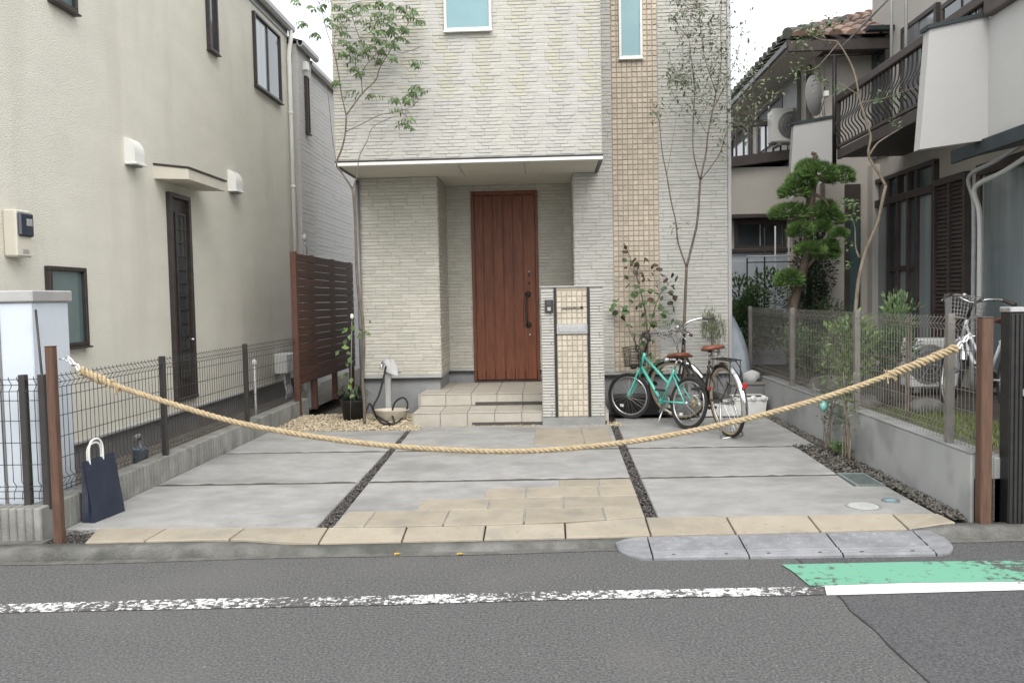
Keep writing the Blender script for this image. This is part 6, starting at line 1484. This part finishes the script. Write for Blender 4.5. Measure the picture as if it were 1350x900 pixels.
# --- twisting pale tree
yq = 8.3
t = thing('twisting_tree', 'thin twisting pale-barked tree with pruned top in front of balcony', 'tree', (py(1125, 470, yq).x, yq, .3))
K2 = lambda l, y=yq: [py(u, v, y) for u, v in l]
paths = [K2([(1124, 480), (1126, 445), (1128, 410), (1132, 370), (1140, 335), (1150, 310), (1158, 290), (1164, 262), (1168, 245)]), K2([(1168, 245), (1158, 228), (1147, 210), (1145, 198), (1148, 180), (1142, 160), (1133, 130), (1131, 118), (1126, 95), (1117, 75), (1105, 57), (1098, 54), (1080, 52), (1062, 40)]), K2([(1146, 205), (1156, 190), (1170, 180), (1190, 168)]), K2([(1132, 125), (1120, 118), (1105, 108)]), K2([(1133, 340), (1128, 325), (1127, 300), (1122, 285)]), K2([(1137, 135), (1165, 130), (1200, 118), (1235, 108)]), K2([(1105, 57), (1090, 75), (1075, 90), (1055, 95)])]
stems(t, paths, [(.021, .016), (.015, .005), (.012, .005), (.007, .003), (.01, .004), (.006, .002), (.005, .002)], M_barkl)
lv = MB(); rg = random.Random(61)
for (u, v, s, n) in ((1075, 40, 16, 60), (1060, 55, 14, 40), (1050, 90, 18, 40), (1095, 30, 14, 25), (1122, 268, 9, 60), (1126, 288, 8, 30), (1160, 130, 14, 26), (1185, 126, 10, 20), (1240, 105, 7, 12), (1070, 95, 12, 22), (1178, 162, 8, 14), (1085, 110, 12, 18), (1117, 320, 8, 16), (1118, 350, 6, 12), (1020, 110, 16, 22), (1220, 108, 6, 8), (1105, 120, 8, 20), (1112, 440, 10, 30), (1140, 425, 8, 20)):
    for i in range(n): lv.leaf(py(rg.gauss(u, s*.55), rg.gauss(v, s*.5), yq+rg.uniform(-.15, .15)), V((rg.uniform(-1, 1), rg.uniform(-1, 1), rg.uniform(-.8, .5))), V((0, -.3, 1))+rv(.4), rg.uniform(.04, .07), rg.uniform(.018, .028))
o = lv.build('crown', M_lf1, t); o['kind'] = 'stuff'
# --- garden stones, lawn strip, trellis
rg = random.Random(71)
for i, (x, y, s, lb) in enumerate(((2.95, 8.7, .22, 'large rough grey garden stone nearest the pine trunk'), (3.1, 8.1, .17, 'medium rough grey garden stone between fence and shrubs'), (2.85, 7.6, .13, 'small rough grey garden stone tucked against the fence'), (3.35, 9.0, .2, 'broad rough grey garden stone below the azalea mound'), (3.3, 7.3, .12, 'low rough grey garden stone at the lawn edge'))):
    tag(MB().ball((x, y, .32), s*1.2, s, s*.75, 12, 8, .16, rg).build('garden_stone', M_stone, None, (x, y, .3)), lb, 'stone', 'rough garden stones')
gr = MB(); rg = random.Random(72)
for i in range(5200):
    x = rg.uniform(2.75, 3.55); y = rg.uniform(5.6, 7.5); h = rg.uniform(.02, .055); z = .275; a = rg.uniform(0, 6.28); w = V((math.cos(a), math.sin(a), 0))*.004
    b = V((x, y, z)); gr.add([b-w, b+w, b+V((rg.uniform(-.02, .02), rg.uniform(-.02, .02), h))], [(0, 1, 2)])
tag(gr.build('lawn', M_grass), 'strip of short grass behind the taupe mesh fence', 'grass', kind='stuff')
t = thing('plant_trellis', 'trellis of thin white and dark canes before the white shed', 'trellis', (py(1010, 400, 11.9).x, 11.9, .3))
for (u, v0, v1, m) in ((1008, 300, 410, M_black), (1022, 298, 410, M_white), (1040, 296, 410, M_white), (985, 340, 410, M_black), (1056, 320, 410, M_white), (1072, 300, 410, M_white), (998, 352, 410, M_black)): MB().tube([py(u, v0, 11.9), py(u, v1+20, 11.9)], .011, 6).build('cane', m, t)
for v in (338, 346): MB().tube([py(985, v, 11.88), py(1075, v-2, 11.88)], .008, 6).build('cross_cane', M_black if v == 346 else M_white, t)
